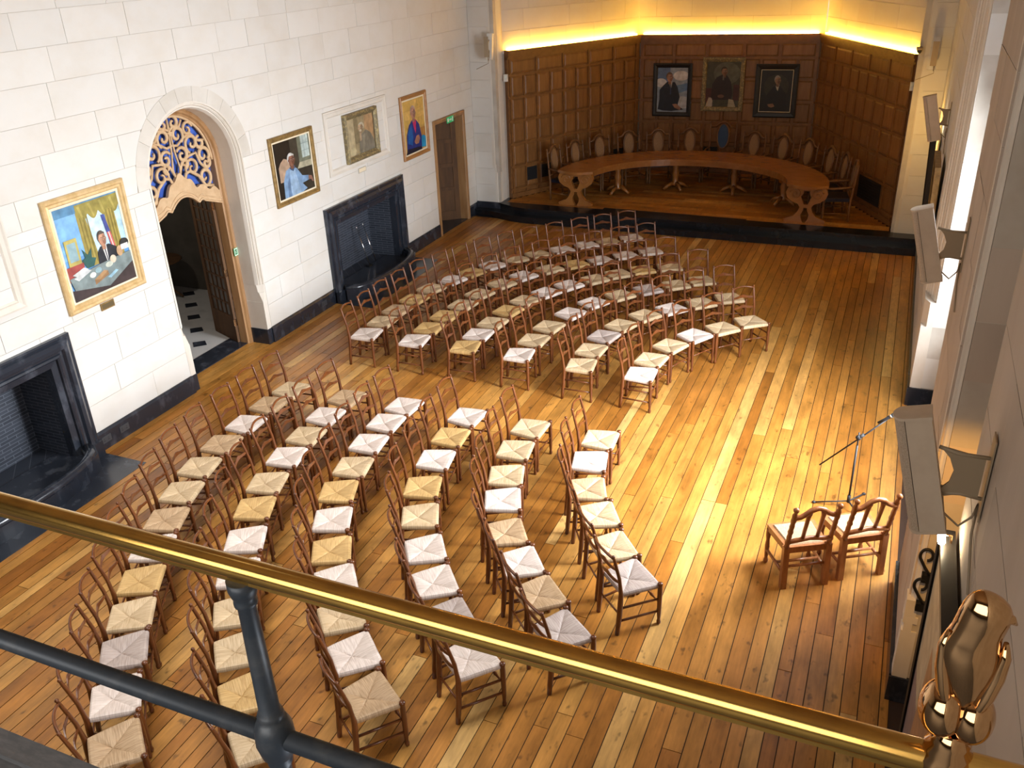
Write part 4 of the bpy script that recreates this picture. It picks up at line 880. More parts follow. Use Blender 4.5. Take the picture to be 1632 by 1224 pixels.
# oval-backed armchairs round the table ---------------------------------------
def apse_chair(big=False, back_m=CANE):
    """local +x is the way the chair faces"""
    t = thing('oval_back_armchair' if not big else 'chairmans_armchair', '-', 'chair')
    k = 1.12 if big else 1.0; hw = 0.29*k
    m = MB(); m.prism([(-0.24, -hw+0.03), (0.26, -hw), (0.26, hw), (-0.24, hw-0.03)], 0.40, 0.47); m.build('seat', NAVY, t)
    for sy in (1, -1):
        m = MB(); H = 1.14*k if not big else 1.30
        zs = [0, 0.2, 0.42, 0.55, 0.6, 0.7, 0.8, 0.9, H-0.10, H-0.07, H-0.04, H-0.02, H]
        rs = [0.022, 0.024, 0.026, 0.02, 0.026, 0.018, 0.024, 0.017, 0.021, 0.012, 0.02, 0.018, 0.004]
        m.tube([(-0.26-0.10*max(z-0.42, 0), sy*(hw-0.02), z) for z in zs], rs, 8); m.build('back_post', APSEW, t)
        m = MB(); m.tube([(0.24, sy*(hw-0.015), z) for z in (0, 0.03, 0.06, 0.2, 0.34, 0.42, 0.6, 0.655)], [0.016, 0.026, 0.018, 0.027, 0.02, 0.028, 0.02, 0.024], 8); m.build('front_leg', APSEW, t)
        m = MB(); m.tube([(-0.285, sy*(hw-0.02), 0.70), (-0.10, sy*(hw+0.012), 0.685), (0.12, sy*(hw+0.015), 0.665), (0.29, sy*(hw+0.01), 0.665)], [0.02, 0.022, 0.024, 0.026], 7, flat=1.0); m.build('armrest', APSEW, t)
        m = MB(); m.tube([(-0.25, sy*(hw-0.02), 0.16), (0.24, sy*(hw-0.02), 0.16)], 0.014, 6); m.build('stretcher', APSEW, t)
    m = MB(); m.tube([(0.0, -hw+0.02, 0.16), (0.0, hw-0.02, 0.16)], 0.014, 6); m.build('stretcher', APSEW, t)
    rk = lambda z: -0.26-0.10*(z-0.42)
    zc, rz, ry = (0.86*k, 0.255*k, 0.122*k)
    m = MB(); n_ = 22; b0 = len(m.v)
    pl_ = []
    for side in (0, 1):
        for i in range(n_):
            a = 2*math.pi*i/n_; z = zc+rz*0.93*math.sin(a); pl_.append((rk(z) + (0.012 if side else -0.012), ry*0.93*math.cos(a), z))
    m.v += pl_; m.face(range(n_), False); m.face(range(2*n_-1, n_-1, -1), False)
    m.build('back_panel', back_m, t)
    m = MB(); m.tube([(rk(zc+rz*math.sin(2*math.pi*i/n_)), ry*math.cos(2*math.pi*i/n_), zc+rz*math.sin(2*math.pi*i/n_)) for i in range(n_)], 0.022, 6, closed=True); m.build('oval_frame', APSEW, t)
    m = MB(); zt = zc+rz; zb = 0.55
    m.tube([(rk(z), y, z) for y, z in [(-hw+0.03, zt-0.09), (-0.17, zt-0.07), (-0.10, zt+0.015), (0, zt+0.05), (0.10, zt+0.015), (0.17, zt-0.07), (hw-0.03, zt-0.09)]], [0.02, 0.026, 0.03, 0.034, 0.03, 0.026, 0.02], 7); m.build('crest_rail', APSEW, t)
    m = MB(); m.tube([(rk(zb), -hw+0.03, zb), (rk(zb), hw-0.03, zb)], 0.018, 6); m.build('back_rail', APSEW, t)
    index_kids(t); return t
ac0 = apse_chair(); acb = apse_chair(True, BLUEVEL)
ORD = ['first', 'second', 'third', 'fourth', 'fifth', 'sixth', 'seventh', 'eighth', 'ninth', 'tenth', 'eleventh', 'twelfth', 'thirteenth', 'fourteenth']
def at_table(ang, r_):
    a = R(ang); x = TC.x + (r_-0.30)*math.cos(a); y = TC.y + (r_-0.30)*math.sin(a)
    return x, y, math.atan2(TC.y - y, TC.x - x)
used = False
for side, angs in (('left', ((169.5, 3.18), (156.6, 3.12), (142.2, 3.17), (128.0, 3.2), (115.2, 3.15), (101.5, 3.2))), ('right', ((10.0, 3.29), (22.3, 3.25), (33.5, 3.2), (48.5, 3.24), (60.8, 3.2), (74.0, 3.17)))):
    for i, (a, r_) in enumerate(angs):
        x, y, rz = at_table(a, r_); o = copy_tree(ac0) if used else ac0; used = True
        o.location = (x, y, ZS); o.rotation_euler = (0, 0, rz)
        o['label'] = 'oval caned-back armchair, %s from the %s end of the horseshoe table' % (ORD[i], side); o['group'] = 'armchairs behind the horseshoe table'
x, y, rz = at_table(88.4, 3.36); acb.location = (x, y, ZS); acb.rotation_euler = (0, 0, rz)
acb['label'] = 'tall armchair with a blue oval back at the middle of the horseshoe table'

# ================================================================ RIGHT WALL
# wall runs: near wall, niche 4.24-5.97, pier, bay 7.5-11.32, far wall
BAY = (7.50, 11.32); NI = (4.24, 5.97)
m = MB()
def rs(y0, y1, z0, z1, x0=RW+0.012, x1=1.25): m.box(x0, x1, y0, y1, z0, z1)
rs(-3.2, NI[0], 0, TOPZ); rs(NI[1]+0.115, BAY[0], 0, TOPZ); rs(NI[1], NI[1]+0.12, 0, TOPZ, RW+0.055); rs(BAY[1]+0.515, 18.6, 0, TOPZ); rs(BAY[1], BAY[1]+0.52, 0, TOPZ, RW+0.128)
rs(NI[0], NI[1], 5.9, TOPZ); rs(NI[0], NI[1], 0, 5.9, 0.92); rs(BAY[0], BAY[1], 6.3, TOPZ); rs(BAY[0], BAY[1], 0, 0.95, 0.95)
wall_right = structure(m.build('wall_right', JOINT))
stones(wall_right, right, 1.2, NI[0], 0.26, 5.2, 0.42, None, (0.9, 1.5), STONE_SHADED, seed=31)
stones(wall_right, right, NI[1]+0.05, BAY[0], 0.26, 5.6, 0.42, None, (0.5, 0.9), STONE_SHADED, seed=32)
stones(wall_right, right, BAY[1]+0.50, 18.05, 0.26, 5.6, 0.42, None, (0.9, 1.5), seed=33)
pj = Plane((RW, BAY[1], 0), (1, 0, 0), (0, -1, 0)); stones(wall_right, pj, 0.0, 0.50, 0.26, 1.10, 0.42, None, (0.6, 0.7), seed=34)
stones(wall_right, pj, 0.12, 0.50, 1.10, 6.2, 0.42, None, (0.6, 0.7), seed=35)
pn = Plane((RW, NI[1], 0), (1, 0, 0), (0, -1, 0)); stones(wall_right, pn, 0.05, 0.37, 1.0, 5.8, 0.46, None, (0.5, 0.6), STONE_SHADED, seed=36)
def mould(name, pts, z0, z1):
    q = MB(); q.prism(pts, z0, z1); return structure(q.build(name, TRIMST))
# moulded arris of the bay
y1 = BAY[1]
tr = mould('trim_12', [(RW+0.125, y1-0.002), (RW+0.122, y1+0.07), (RW+0.10, y1+0.075), (RW+0.098, y1+0.10), (RW+0.085, y1+0.13), (RW+0.083, y1+0.19), (RW+0.062, y1+0.195), (RW+0.060, y1+0.27), (RW+0.045, y1+0.29), (RW+0.035, y1+0.36), (RW+0.02, y1+0.365), (RW+0.018, y1+0.43), (RW-0.002, y1+0.435), (RW-0.002, y1+0.52), (RW+0.14, y1+0.52)], 1.42, 6.2)
q = MB(); q.prism([(RW+0.06, y1-0.003), (RW-0.003, y1+0.14), (RW-0.003, y1+0.52), (RW+0.13, y1+0.52), (RW+0.13, y1-0.003)], 1.10, 1.42); q.build('moulding_stop', TRIMST, tr)
q = MB(); q.prism([(RW-0.003, y1-0.003), (RW-0.003, y1+0.52), (RW+0.13, y1+0.52), (RW+0.13, y1-0.003)], 0.25, 1.10); q.build('moulding_stop', TRIMST, tr)
y1 = NI[1]
tr = mould('trim_13', [(RW+0.05, y1-0.002), (RW+0.035, y1+0.02), (RW+0.02, y1+0.03), (RW+0.012, y1+0.06), (RW-0.002, y1+0.08), (RW-0.002, y1+0.12), (RW+0.06, y1+0.12)], 1.02, 5.85)
for z0, z1, w0 in ((0.25, 0.72, 0.10), (0.72, 0.80, 0.06), (0.80, 0.86, 0.09), (0.86, 1.02, 0.07)):
    q = MB(); q.box(RW-0.012 if z0 != 0.72 else RW, RW+w0, y1-0.015, y1+0.12, z0, z1); q.build('moulding_stop', TRIMST, tr)
# skirting on the right
for nm, y0, y1 in (('baseboard_right', 1.2, NI[0]), ('baseboard_right', NI[1]-0.02, BAY[0]), ('baseboard_right', BAY[1]-0.02, 17.5)):
    m = MB(); right.box(m, y0, y1, 0, 0.25, -0.02, 0.03); structure(m.build(nm, MARBLE))
m = MB(); m.box(RW-0.03, 0.95, BAY[1]-0.03, BAY[1]+0.0, 0, 0.25); m.box(RW-0.03, 0.92, NI[1]-0.03, NI[1], 0, 0.25); structure(m.build('baseboard_right', MARBLE))
# bay window: stone mullions and transoms in front of the daylight
wf = MB()
for yy in (7.55, 8.78, 10.04, 11.27): wf.box(1.0, 1.12, yy-0.05, yy+0.05, 0.95, 6.3)
for zz in (1.0, 2.75, 4.55, 6.25): wf.box(1.0, 1.12, BAY[0], BAY[1], zz-0.05, zz+0.05)
structure(wf.build('window_1', TRIMST))
# wrought iron scrolls on the niche jamb
for k, (z, lb_) in enumerate(((1.30, 'upper black wrought-iron scroll bracket on the stone jamb at right'), (1.03, 'lower black wrought-iron scroll bracket on the stone jamb at right'))):
    pts = []
    for i in range(22):
        a = -0.6 + i/21*5.2; rr = 0.055 - 0.02*i/21; pts.append((RW+0.06-rr*math.cos(a)*0.9, NI[1]-0.045, z+0.17+rr*1.2*math.sin(a)))
    pts = [(RW+0.10, NI[1]-0.04, z+0.0), (RW+0.06, NI[1]-0.045, z+0.06)] + pts
    t = thing('scroll_bracket', lb_, 'bracket', (0, 0, 0)); m = MB(); m.tube(pts, 0.012, 6); m.build('iron_scroll', IRON, t)
    m = MB(); m.box(RW+0.05, RW+0.11, NI[1]-0.055, NI[1]-0.005, z-0.07, z+0.0); m.build('fixing_block', IRON, t)
# pictures hung on the right wall, seen edge-on
def leaning(label, T1, T2, drop, frame_m, face, plabel=None):
    T1 = Vector(T1); T2 = Vector(T2); u = (T2-T1); w_ = u.length; u.normalize(); v = Vector(drop); h_ = v.length; v = -v.normalized(); nrm = v.cross(u).normalized()
    if nrm.x > 0: nrm = -nrm
    pl = Plane(T1 + Vector(drop), u, nrm, v)
    return pl, picture(label, pl, 0, w_, 0, h_, frame_m, [(0, 0.07), (0.012, 0.074), (0.024, 0.066)], face, off=0.0)
face = [((0.46, 0.42, 0.33), rc(0, 0, 1, 1)), ((0.16, 0.13, 0.17), rc(0, 0, 1, 0.45)), ((0.34, 0.18, 0.10), [(0.1, 0.3), (0.4, 0.75), (0.7, 0.8), (0.8, 0.3)]), ((0.2, 0.2, 0.28), rc(0.3, 0.0, 0.8, 0.25))]
pl, _ = leaning('large dark-framed picture leaning from the near right wall under a lit lamp', (0.532, 2.5, 2.86), (0.532, 4.19, 2.86), (0.017, 0, -1.58), BLACKF, face)
t = thing('picture_light', 'small bright warm picture lamp on top of the near right picture', 'lamp', (0.46, 4.08, 2.90))
m = MB(); m.tube([(0.0, -0.07, 0.0), (0.0, 0.07, 0.0)], 0.018, 8); m.build('bulb', LAMP, t)
m = MB(); m.tube([(0.05, 0.0, -0.06), (0.045, 0.0, 0.0), (0.01, 0.0, 0.0)], 0.006, 6); m.build('arm', BRASSF, t)
def plight(loc, e, r_=0.03, col=(1.0, 0.55, 0.16)):
    l = bpy.data.lights.new('picture_lamp_glow', 'POINT'); l.energy = e; l.color = col; l.shadow_soft_size = r_
    o = bpy.data.objects.new('picture_lamp_glow', l); COL.objects.link(o); o.location = loc
l = bpy.data.lights.new('picture_lamp_glow', 'SPOT'); l.energy = 95; l.color = (1.0, 0.48, 0.09); l.shadow_soft_size = 0.04; l.spot_size = R(54); l.spot_blend = 0.6
o = bpy.data.objects.new('picture_lamp_glow', l); COL.objects.link(o); o.location = (0.47, 4.45, 2.92)
o.rotation_euler = (Vector((0.68, 5.97, 1.72)) - Vector(o.location)).to_track_quat('-Z', 'Y').to_euler()
face2 = [((0.05, 0.03, 0.02), rc(0, 0, 1, 1)), ((0.3, 0.18, 0.1), ellp(0.5, 0.7, 0.15, 0.14)), ((0.02, 0.02, 0.02), [(0.2, 0), (0.3, 0.5), (0.7, 0.5), (0.85, 0)])]
leaning('black-framed picture on far right wall below the beige speaker', (0.47, 14.9, 2.75), (0.47, 15.9, 2.75), (0.06, 0, -1.35), BLACKF, face2)
t = thing('picture_light', 'small warm picture lamp above the far right black-framed picture', 'lamp', (0.40, 15.4, 2.80))
m = MB(); m.tube([(0.0, -0.15, 0.0), (0.0, 0.15, 0.0)], 0.015, 8); m.build('bulb', LAMP, t)
m = MB(); m.tube([(0.07, 0, -0.05), (0.06, 0, 0.02), (0.0, 0, 0.02)], 0.006, 6); m.build('arm', BRASSF, t)
plight((0.26, 16.9, 2.45), 26, 0.03, (1.0, 0.58, 0.14))
leaning('gilt-framed picture on right wall between the mouldings and the black-framed picture', (0.50, 12.3, 2.85), (0.50, 13.3, 2.85), (0.04, 0, -1.1), GILT, face2)

# column loudspeakers -------------------------------------------------------
def speaker(label, loc, rz, tilt, L_=0.57, W_=0.15, D_=0.12, bracket=True, m1=None, reach=0.2):
    """local: wall lies at +x, cabinet hangs at the origin, front looks to -x"""
    t = thing('column_speaker', label, 'speaker', loc, rz, 'column loudspeakers on the walls')
    ct, st = math.cos(tilt), math.sin(tilt)
    def T(x, y, z): return (x*ct - z*st, y, x*st + z*ct)     # top leans to -x
    m = MB(); prof_ = [(W_/2, -D_/2), (W_/2, D_/2), (-W_*0.2, D_/2), (-W_*0.2, -D_/2)]
    m.prism(prof_[::-1], -L_/2, L_/2, lambda a, b, h: T(a, b, h)); m.build('cabinet', m1 or SPK, t)
    m = MB(); g = [(-W_*0.22, D_/2*0.97)] + [(-W_*0.22 - W_*0.28*math.sin(math.pi*i/8), D_/2*0.97*math.cos(math.pi*i/8)) for i in range(1, 8)] + [(-W_*0.22, -D_/2*0.97)]
    m.prism(g, -L_/2+0.004, L_/2-0.004, lambda a, b, h: T(a, b, h)); m.build('grille', m1 or SPKG, t)
    for e in (1, -1):
        m = MB(); cp = [(W_/2+0.003, -D_/2-0.003), (W_/2+0.003, D_/2+0.003), (-W_*0.2, D_/2+0.003)] + [(-W_*0.2 - W_*0.32*math.sin(math.pi*i/8), (D_/2+0.003)*math.cos(math.pi*i/8)) for i in range(1, 8)] + [(-W_*0.2, -D_/2-0.003)]
        m.prism(cp[::-1], e*L_/2-0.006, e*L_/2+0.006, lambda a, b, h: T(a, b, h)); m.build('end_cap', m1 or SPK, t)
    if bracket:
        x0 = W_/2; xw = reach
        m = MB(); zt = 0.12
        pp_ = [(x0*0.8, zt+0.02), (xw-0.02, zt-0.01), (xw-0.02, zt-0.20), (xw-0.09, zt-0.20), (x0+0.02, zt-0.23), (x0+0.0, zt-0.21), (x0+0.045, zt-0.15), (x0+0.055, zt-0.09), (x0+0.03, zt-0.03)]
        m.prism(pp_, -0.006, 0.006, lambda a, b, h: (a, h, b)); m.build('bracket_plate', SPKB, t)
        m = MB()
        m.tube([(x0*0.75, 0.0, zt+0.015), (x0+0.06, 0.0, zt-0.005), (xw, 0, zt-0.005)], 0.010, 6); m.tube([(x0+0.0, 0.0, zt-0.215), (xw-0.09, 0, zt-0.20), (xw, 0, zt-0.21)], 0.010, 6); m.build('bracket_arm', SPKB, t)
        m = MB(); m.box(xw-0.006, xw, -0.05, 0.05, zt-0.30, zt+0.10); m.build('wall_plate', SPKB, t)
        m = MB(); m.tube([(x0+0.02, 0.01, -0.06), (x0+0.05, 0.015, -0.20), (x0+0.12, 0.02, -0.26), (xw-0.02, 0.02, -0.20), (xw-0.008, 0.02, -0.13), (xw-0.006, 0.03, -0.3), (xw-0.006, -0.25, -0.42)], 0.006, 6); m.build('cable', SPKB, t)
    return t
speaker('large beige column loudspeaker on a bracket at right, above the near picture', (0.283, 3.72, 3.445), 0, 0.255, reach=0.262)
speaker('beige column loudspeaker on a bracket at right, middle one along the wall', (0.285, 7.15, 3.42), 0, 0.27, 0.57, reach=0.262)
speaker('beige column loudspeaker far along the right wall, near the stage', (0.33, 13.7, 3.20), 0, 0.25, 0.60, 0.17, reach=0.215)
speaker('small blue-white column loudspeaker on the end wall right of the stage', (0.30, 17.88, 3.55), R(-90), 0.18, 0.52, 0.11, m1=WHITEP, reach=0.165)
speaker('small white column loudspeaker on the end wall left of the stage', (-8.16, 17.84, 3.62), R(-90), 0.18, 0.50, 0.12, m1=WHITEP, reach=0.205)

# ================================================================ LADDER-BACK CHAIRS
def post_x(z):
    pts = [(0, -0.212), (0.22, -0.19), (0.44, -0.178), (0.62, -0.198), (0.88, -0.262)]
    for (z0, x0), (z1, x1) in zip(pts[:-1], pts[1:]):
        if z <= z1: return x0 + (x1-x0)*(z-z0)/(z1-z0)
    return pts[-1][1]
def seat_mesh(mt):
    # rush seat: four triangles of strand meeting at the middle, rolled over the rails
    m = MB(); K = 6
    cor = [(-0.168, -0.176), (0.208, -0.224), (0.208, 0.224), (-0.168, 0.176)]
    lev = [(0.06, 0.4255), (0.25, 0.436), (0.5, 0.4455), (0.72, 0.4525), (0.88, 0.4545), (0.955, 0.450), (0.99, 0.438), (1.0, 0.424), (0.985, 0.412)]
    for li, (f, z) in enumerate(lev):
        for i in range(4):
            p, q = cor[i], cor[(i+1) % 4]
            for k in range(K):
                t_ = k/K; soft = 0.0035*math.sin(math.pi*t_) if f < 0.97 else 0
                dip = 0.0045 if (k == 0 and f < 0.95) else 0
                rnd_ = 0.985 if k == 0 and f > 0.9 else 1.0
                m.v.append(((p[0]+(q[0]-p[0])*t_)*f*rnd_, (p[1]+(q[1]-p[1])*t_)*f*rnd_, z + soft - dip))
    n = 4*K
    for li in range(len(lev)-1):
        for j in range(n):
            j2 = (j+1) % n; m.face((li*n+j, (li+1)*n+j, (li+1)*n+j2, li*n+j2), False)
    m.v.append((0, 0, 0.4225)); c = len(m.v)-1
    for j in range(n): m.face((c, j, (j+1) % n), False)
    L0 = (len(lev)-1)*n; m.face([L0+j for j in range(n)][::-1], False)
    return m.mesh('seat', mt)
SEATS = {k: seat_mesh(v) for k, v in RUSH.items()}
def slat(zc, h, pk):
    m = MB(); n = 14; rows = []
    for i in range(n+1):
        y = -0.163 + 0.326*i/n; q = y/0.163; bow = 0.028*(1-q*q); x = post_x(zc) - bow
        zt = zc + h/2 + pk*math.exp(-(q/0.30)**2) - 0.010*abs(q)**3; zb = zc - h/2 + 0.008*(1-q*q) - 0.006*math.exp(-((abs(q)-0.6)/0.2)**2)
        rows.append(((x+0.004, y, zb), (x+0.004, y, zt), (x-0.005, y, zt), (x-0.005, y, zb)))
    b = len(m.v)
    for r_ in rows: m.v += list(r_)
    for i in range(n):
        for j in range(4):
            a = b+i*4; m.face((a+j, a+4+j, a+4+(j+1) % 4, a+(j+1) % 4), False)
    m.face((b+3, b+2, b+1, b)); m.face((b+n*4, b+n*4+1, b+n*4+2, b+n*4+3))
    return m
def ladder_chair():
    t = thing('ladder_back_chair', '-', 'chair')
    s = bpy.data.objects.new('seat', SEATS['S']); COL.objects.link(s); s.parent = t
    for sy in (1, -1):
        m = MB(); zs = [0, 0.1, 0.22, 0.36, 0.44, 0.5, 0.62, 0.75, 0.85, 0.868, 0.878, 0.888, 0.893]; rr = [0.020, 0.0235, 0.025, 0.025, 0.0235, 0.019, 0.0175, 0.016, 0.0145, 0.012, 0.017, 0.013, 0.004]
        m.tube([(post_x(z), sy*0.170, z) for z in zs], rr, 8); m.build('back_post', CHAIRW, t)
        m = MB(); zs = [0, 0.012, 0.03, 0.05, 0.065, 0.12, 0.3, 0.40, 0.435, 0.452, 0.464, 0.470]; rr = [0.013, 0.019, 0.021, 0.015, 0.015, 0.020, 0.0235, 0.0235, 0.022, 0.027, 0.022, 0.009]
        m.tube([(0.196, sy*0.214, z) for z in zs], rr, 8); m.build('front_leg', CHAIRW, t)
        m = MB(); m.tube([(post_x(0.16), sy*0.172, 0.15), (0.196, sy*0.214, 0.15)], 0.012, 6); m.build('side_stretcher', CHAIRW, t)
        m = MB(); m.tube([(post_x(0.28), sy*0.172, 0.29), (0.196, sy*0.214, 0.29)], 0.012, 6); m.build('side_stretcher', CHAIRW, t)
    m = MB(); ys = [-0.21, -0.13, -0.10, -0.085, -0.06, -0.045, 0, 0.045, 0.06, 0.085, 0.10, 0.13, 0.21]; m.tube([(0.196, y, 0.24) for y in ys], [0.008, 0.009, 0.012, 0.017, 0.012, 0.009, 0.010, 0.009, 0.012, 0.017, 0.012, 0.009, 0.008], 7); m.build('front_stretcher', CHAIRW, t)
    m = MB(); m.tube([(post_x(0.22), -0.17, 0.22), (post_x(0.22), 0.17, 0.22)], 0.009, 6); m.build('back_stretcher', CHAIRW, t)
    m = MB(); n = 12; m.tube([(post_x(0.855) - 0.032*(1-(q*2-1)**2), -0.168+0.336*q, 0.852+0.026*(1-(q*2-1)**2)) for q in [i/n for i in range(n+1)]], 0.0125, 8); m.build('top_rail', CHAIRW, t)
    slat(0.725, 0.034, 0.026).build('slat', CHAIRW, t); slat(0.575, 0.034, 0.026).build('slat', CHAIRW, t)
    index_kids(t); return t
NEAR = [
[(-2.71, 8.41, 4), (-2.67, 7.92, 12), (-2.51, 7.39, 21), (-2.26, 6.98, 29), (-1.97, 6.53, 39), (-1.69, 6.16, 46)],
[(-3.57, 8.39, 1), (-3.54, 7.87, 9), (-3.42, 7.34, 17), (-3.27, 6.9, 23), (-3.01, 6.39, 32), (-2.7, 6.01, 39), (-2.37, 5.66, 46), (-2.03, 5.29, 53)],
[(-4.4, 8.4, -1), (-4.37, 7.89, 6), (-4.3, 7.38, 13), (-4.17, 6.83, 20), (-3.94, 6.35, 27), (-3.63, 5.88, 34), (-3.32, 5.48, 40), (-2.98, 5.11, 47), (-2.61, 4.74, 53)],
[(-5.27, 8.39, -1), (-5.27, 7.94, 4), (-5.21, 7.44, 10), (-5.1, 6.93, 15), (-4.98, 6.45, 21), (-4.75, 5.99, 27), (-4.47, 5.55, 32), (-4.18, 5.18, 38), (-3.87, 4.79, 43), (-3.52, 4.44, 49), (-3.16, 4.09, 54)],
[(-6.08, 8.34, -2), (-6.07, 7.84, 3), (-6.01, 7.34, 8), (-5.94, 6.86, 13), (-5.81, 6.33, 18), (-5.63, 5.88, 23), (-5.37, 5.4, 28), (-5.1, 4.95, 33), (-4.78, 4.51, 39), (-4.45, 4.13, 44), (-4.09, 3.76, 49), (-3.71, 3.43, 53)],
[(-6.91, 8.3, -2), (-6.93, 7.85, 2), (-6.89, 7.34, 6), (-6.85, 6.84, 11), (-6.75, 6.34, 15), (-6.58, 5.86, 19), (-6.37, 5.4, 23), (-6.15, 4.97, 28), (-5.89, 4.55, 32), (-5.62, 4.15, 36), (-5.34, 3.78, 40), (-5.02, 3.37, 44), (-4.66, 3.01, 49), (-4.35, 2.6, 52)]]
FAR = [
[(-2.73, 10.2, 2), (-2.72, 10.68, -8), (-2.59, 11.21, -20), (-2.35, 11.67, -31), (-2.03, 12.05, -42), (-1.69, 12.43, -53)],
[(-3.56, 10.21, 9), (-3.59, 10.72, -1), (-3.57, 11.23, -10), (-3.45, 11.7, -20), (-3.22, 12.18, -30), (-2.91, 12.56, -39), (-2.53, 12.94, -50), (-2.16, 13.28, -59)],
[(-4.49, 10.26, 8), (-4.48, 10.79, -1), (-4.45, 11.32, -9), (-4.32, 11.91, -19), (-4.13, 12.44, -27), (-3.82, 12.88, -36), (-3.47, 13.26, -44), (-3.09, 13.61, -52), (-2.73, 13.93, -59)],
[(-5.32, 10.26, 9), (-5.33, 10.72, 3), (-5.31, 11.19, -3), (-5.28, 11.71, -11), (-5.19, 12.19, -18), (-5.0, 12.64, -24), (-4.76, 13.07, -31), (-4.44, 13.47, -38), (-4.14, 13.84, -45), (-3.81, 14.16, -52), (-3.4, 14.44, -59)],
[(-6.13, 10.23, 9), (-6.14, 10.71, 4), (-6.13, 11.22, -2), (-6.07, 11.72, -8), (-6.02, 12.25, -15), (-5.86, 12.79, -21), (-5.66, 13.27, -27), (-5.35, 13.73, -34), (-5.01, 14.11, -40), (-4.67, 14.45, -45), (-4.31, 14.83, -51), (-3.94, 15.18, -57)],
[(-6.93, 10.22, 8), (-6.95, 10.71, 3), (-6.97, 11.2, -2), (-6.94, 11.7, -7), (-6.9, 12.23, -12), (-6.75, 12.72, -17), (-6.59, 13.16, -21), (-6.4, 13.62, -26), (-6.14, 14.04, -31), (-5.85, 14.42, -36), (-5.52, 14.8, -41), (-5.18, 15.2, -46), (-4.86, 15.52, -50), (-4.5, 15.86, -55)]]
NT = ['SWTSSY', 'SSSWTWTY', 'WGWGSWWYW', 'WWWSGWGWSWT', 'TWSWSGWWSSGS', 'STWTSSTWGSYWTS']
FT = ['WSSWSS', 'SSYSSWSS', 'WSSWWSYSS', 'GWSGSWWSSGS', 'WGGSSSWSGWWW', 'WSTGSWGWSSWWSW']
TONE = {'W': 'pale', 'S': 'straw-coloured', 'G': 'golden', 'T': 'tan', 'Y': 'greyish'}
ROWN = ['front row', 'second row', 'third row', 'fourth row', 'fifth row', 'back row']
c0 = ladder_chair(); used = False
jr = random.Random(5)
for blk, rows, tones in (('near', NEAR, NT), ('far', FAR, FT)):
    for ri, row in enumerate(rows):
        for ci, (x, y, a) in enumerate(row):
            o = copy_tree(c0) if used else c0; used = True
            o.location = (x, y, 0.001); o.rotation_euler = (0, 0, R(a + jr.uniform(-1.5, 1.5)))
            tone = tones[ri][ci]
            last = ci == len(row)-1
            pos = 'right by the aisle' if ci == 0 else 'last at the end' if last else '%s from the aisle' % ORD[ci]
            o['label'] = '%s rush-seated ladder-back chair, %s in the %s block\'s %s' % (TONE[tone], pos, blk, ROWN[ri])
            o['group'] = 'ladder-back chairs in curved rows'
            for ch in o.children:
                if ch.name.split('.')[0] == 'seat': ch.data = SEATS[tone]

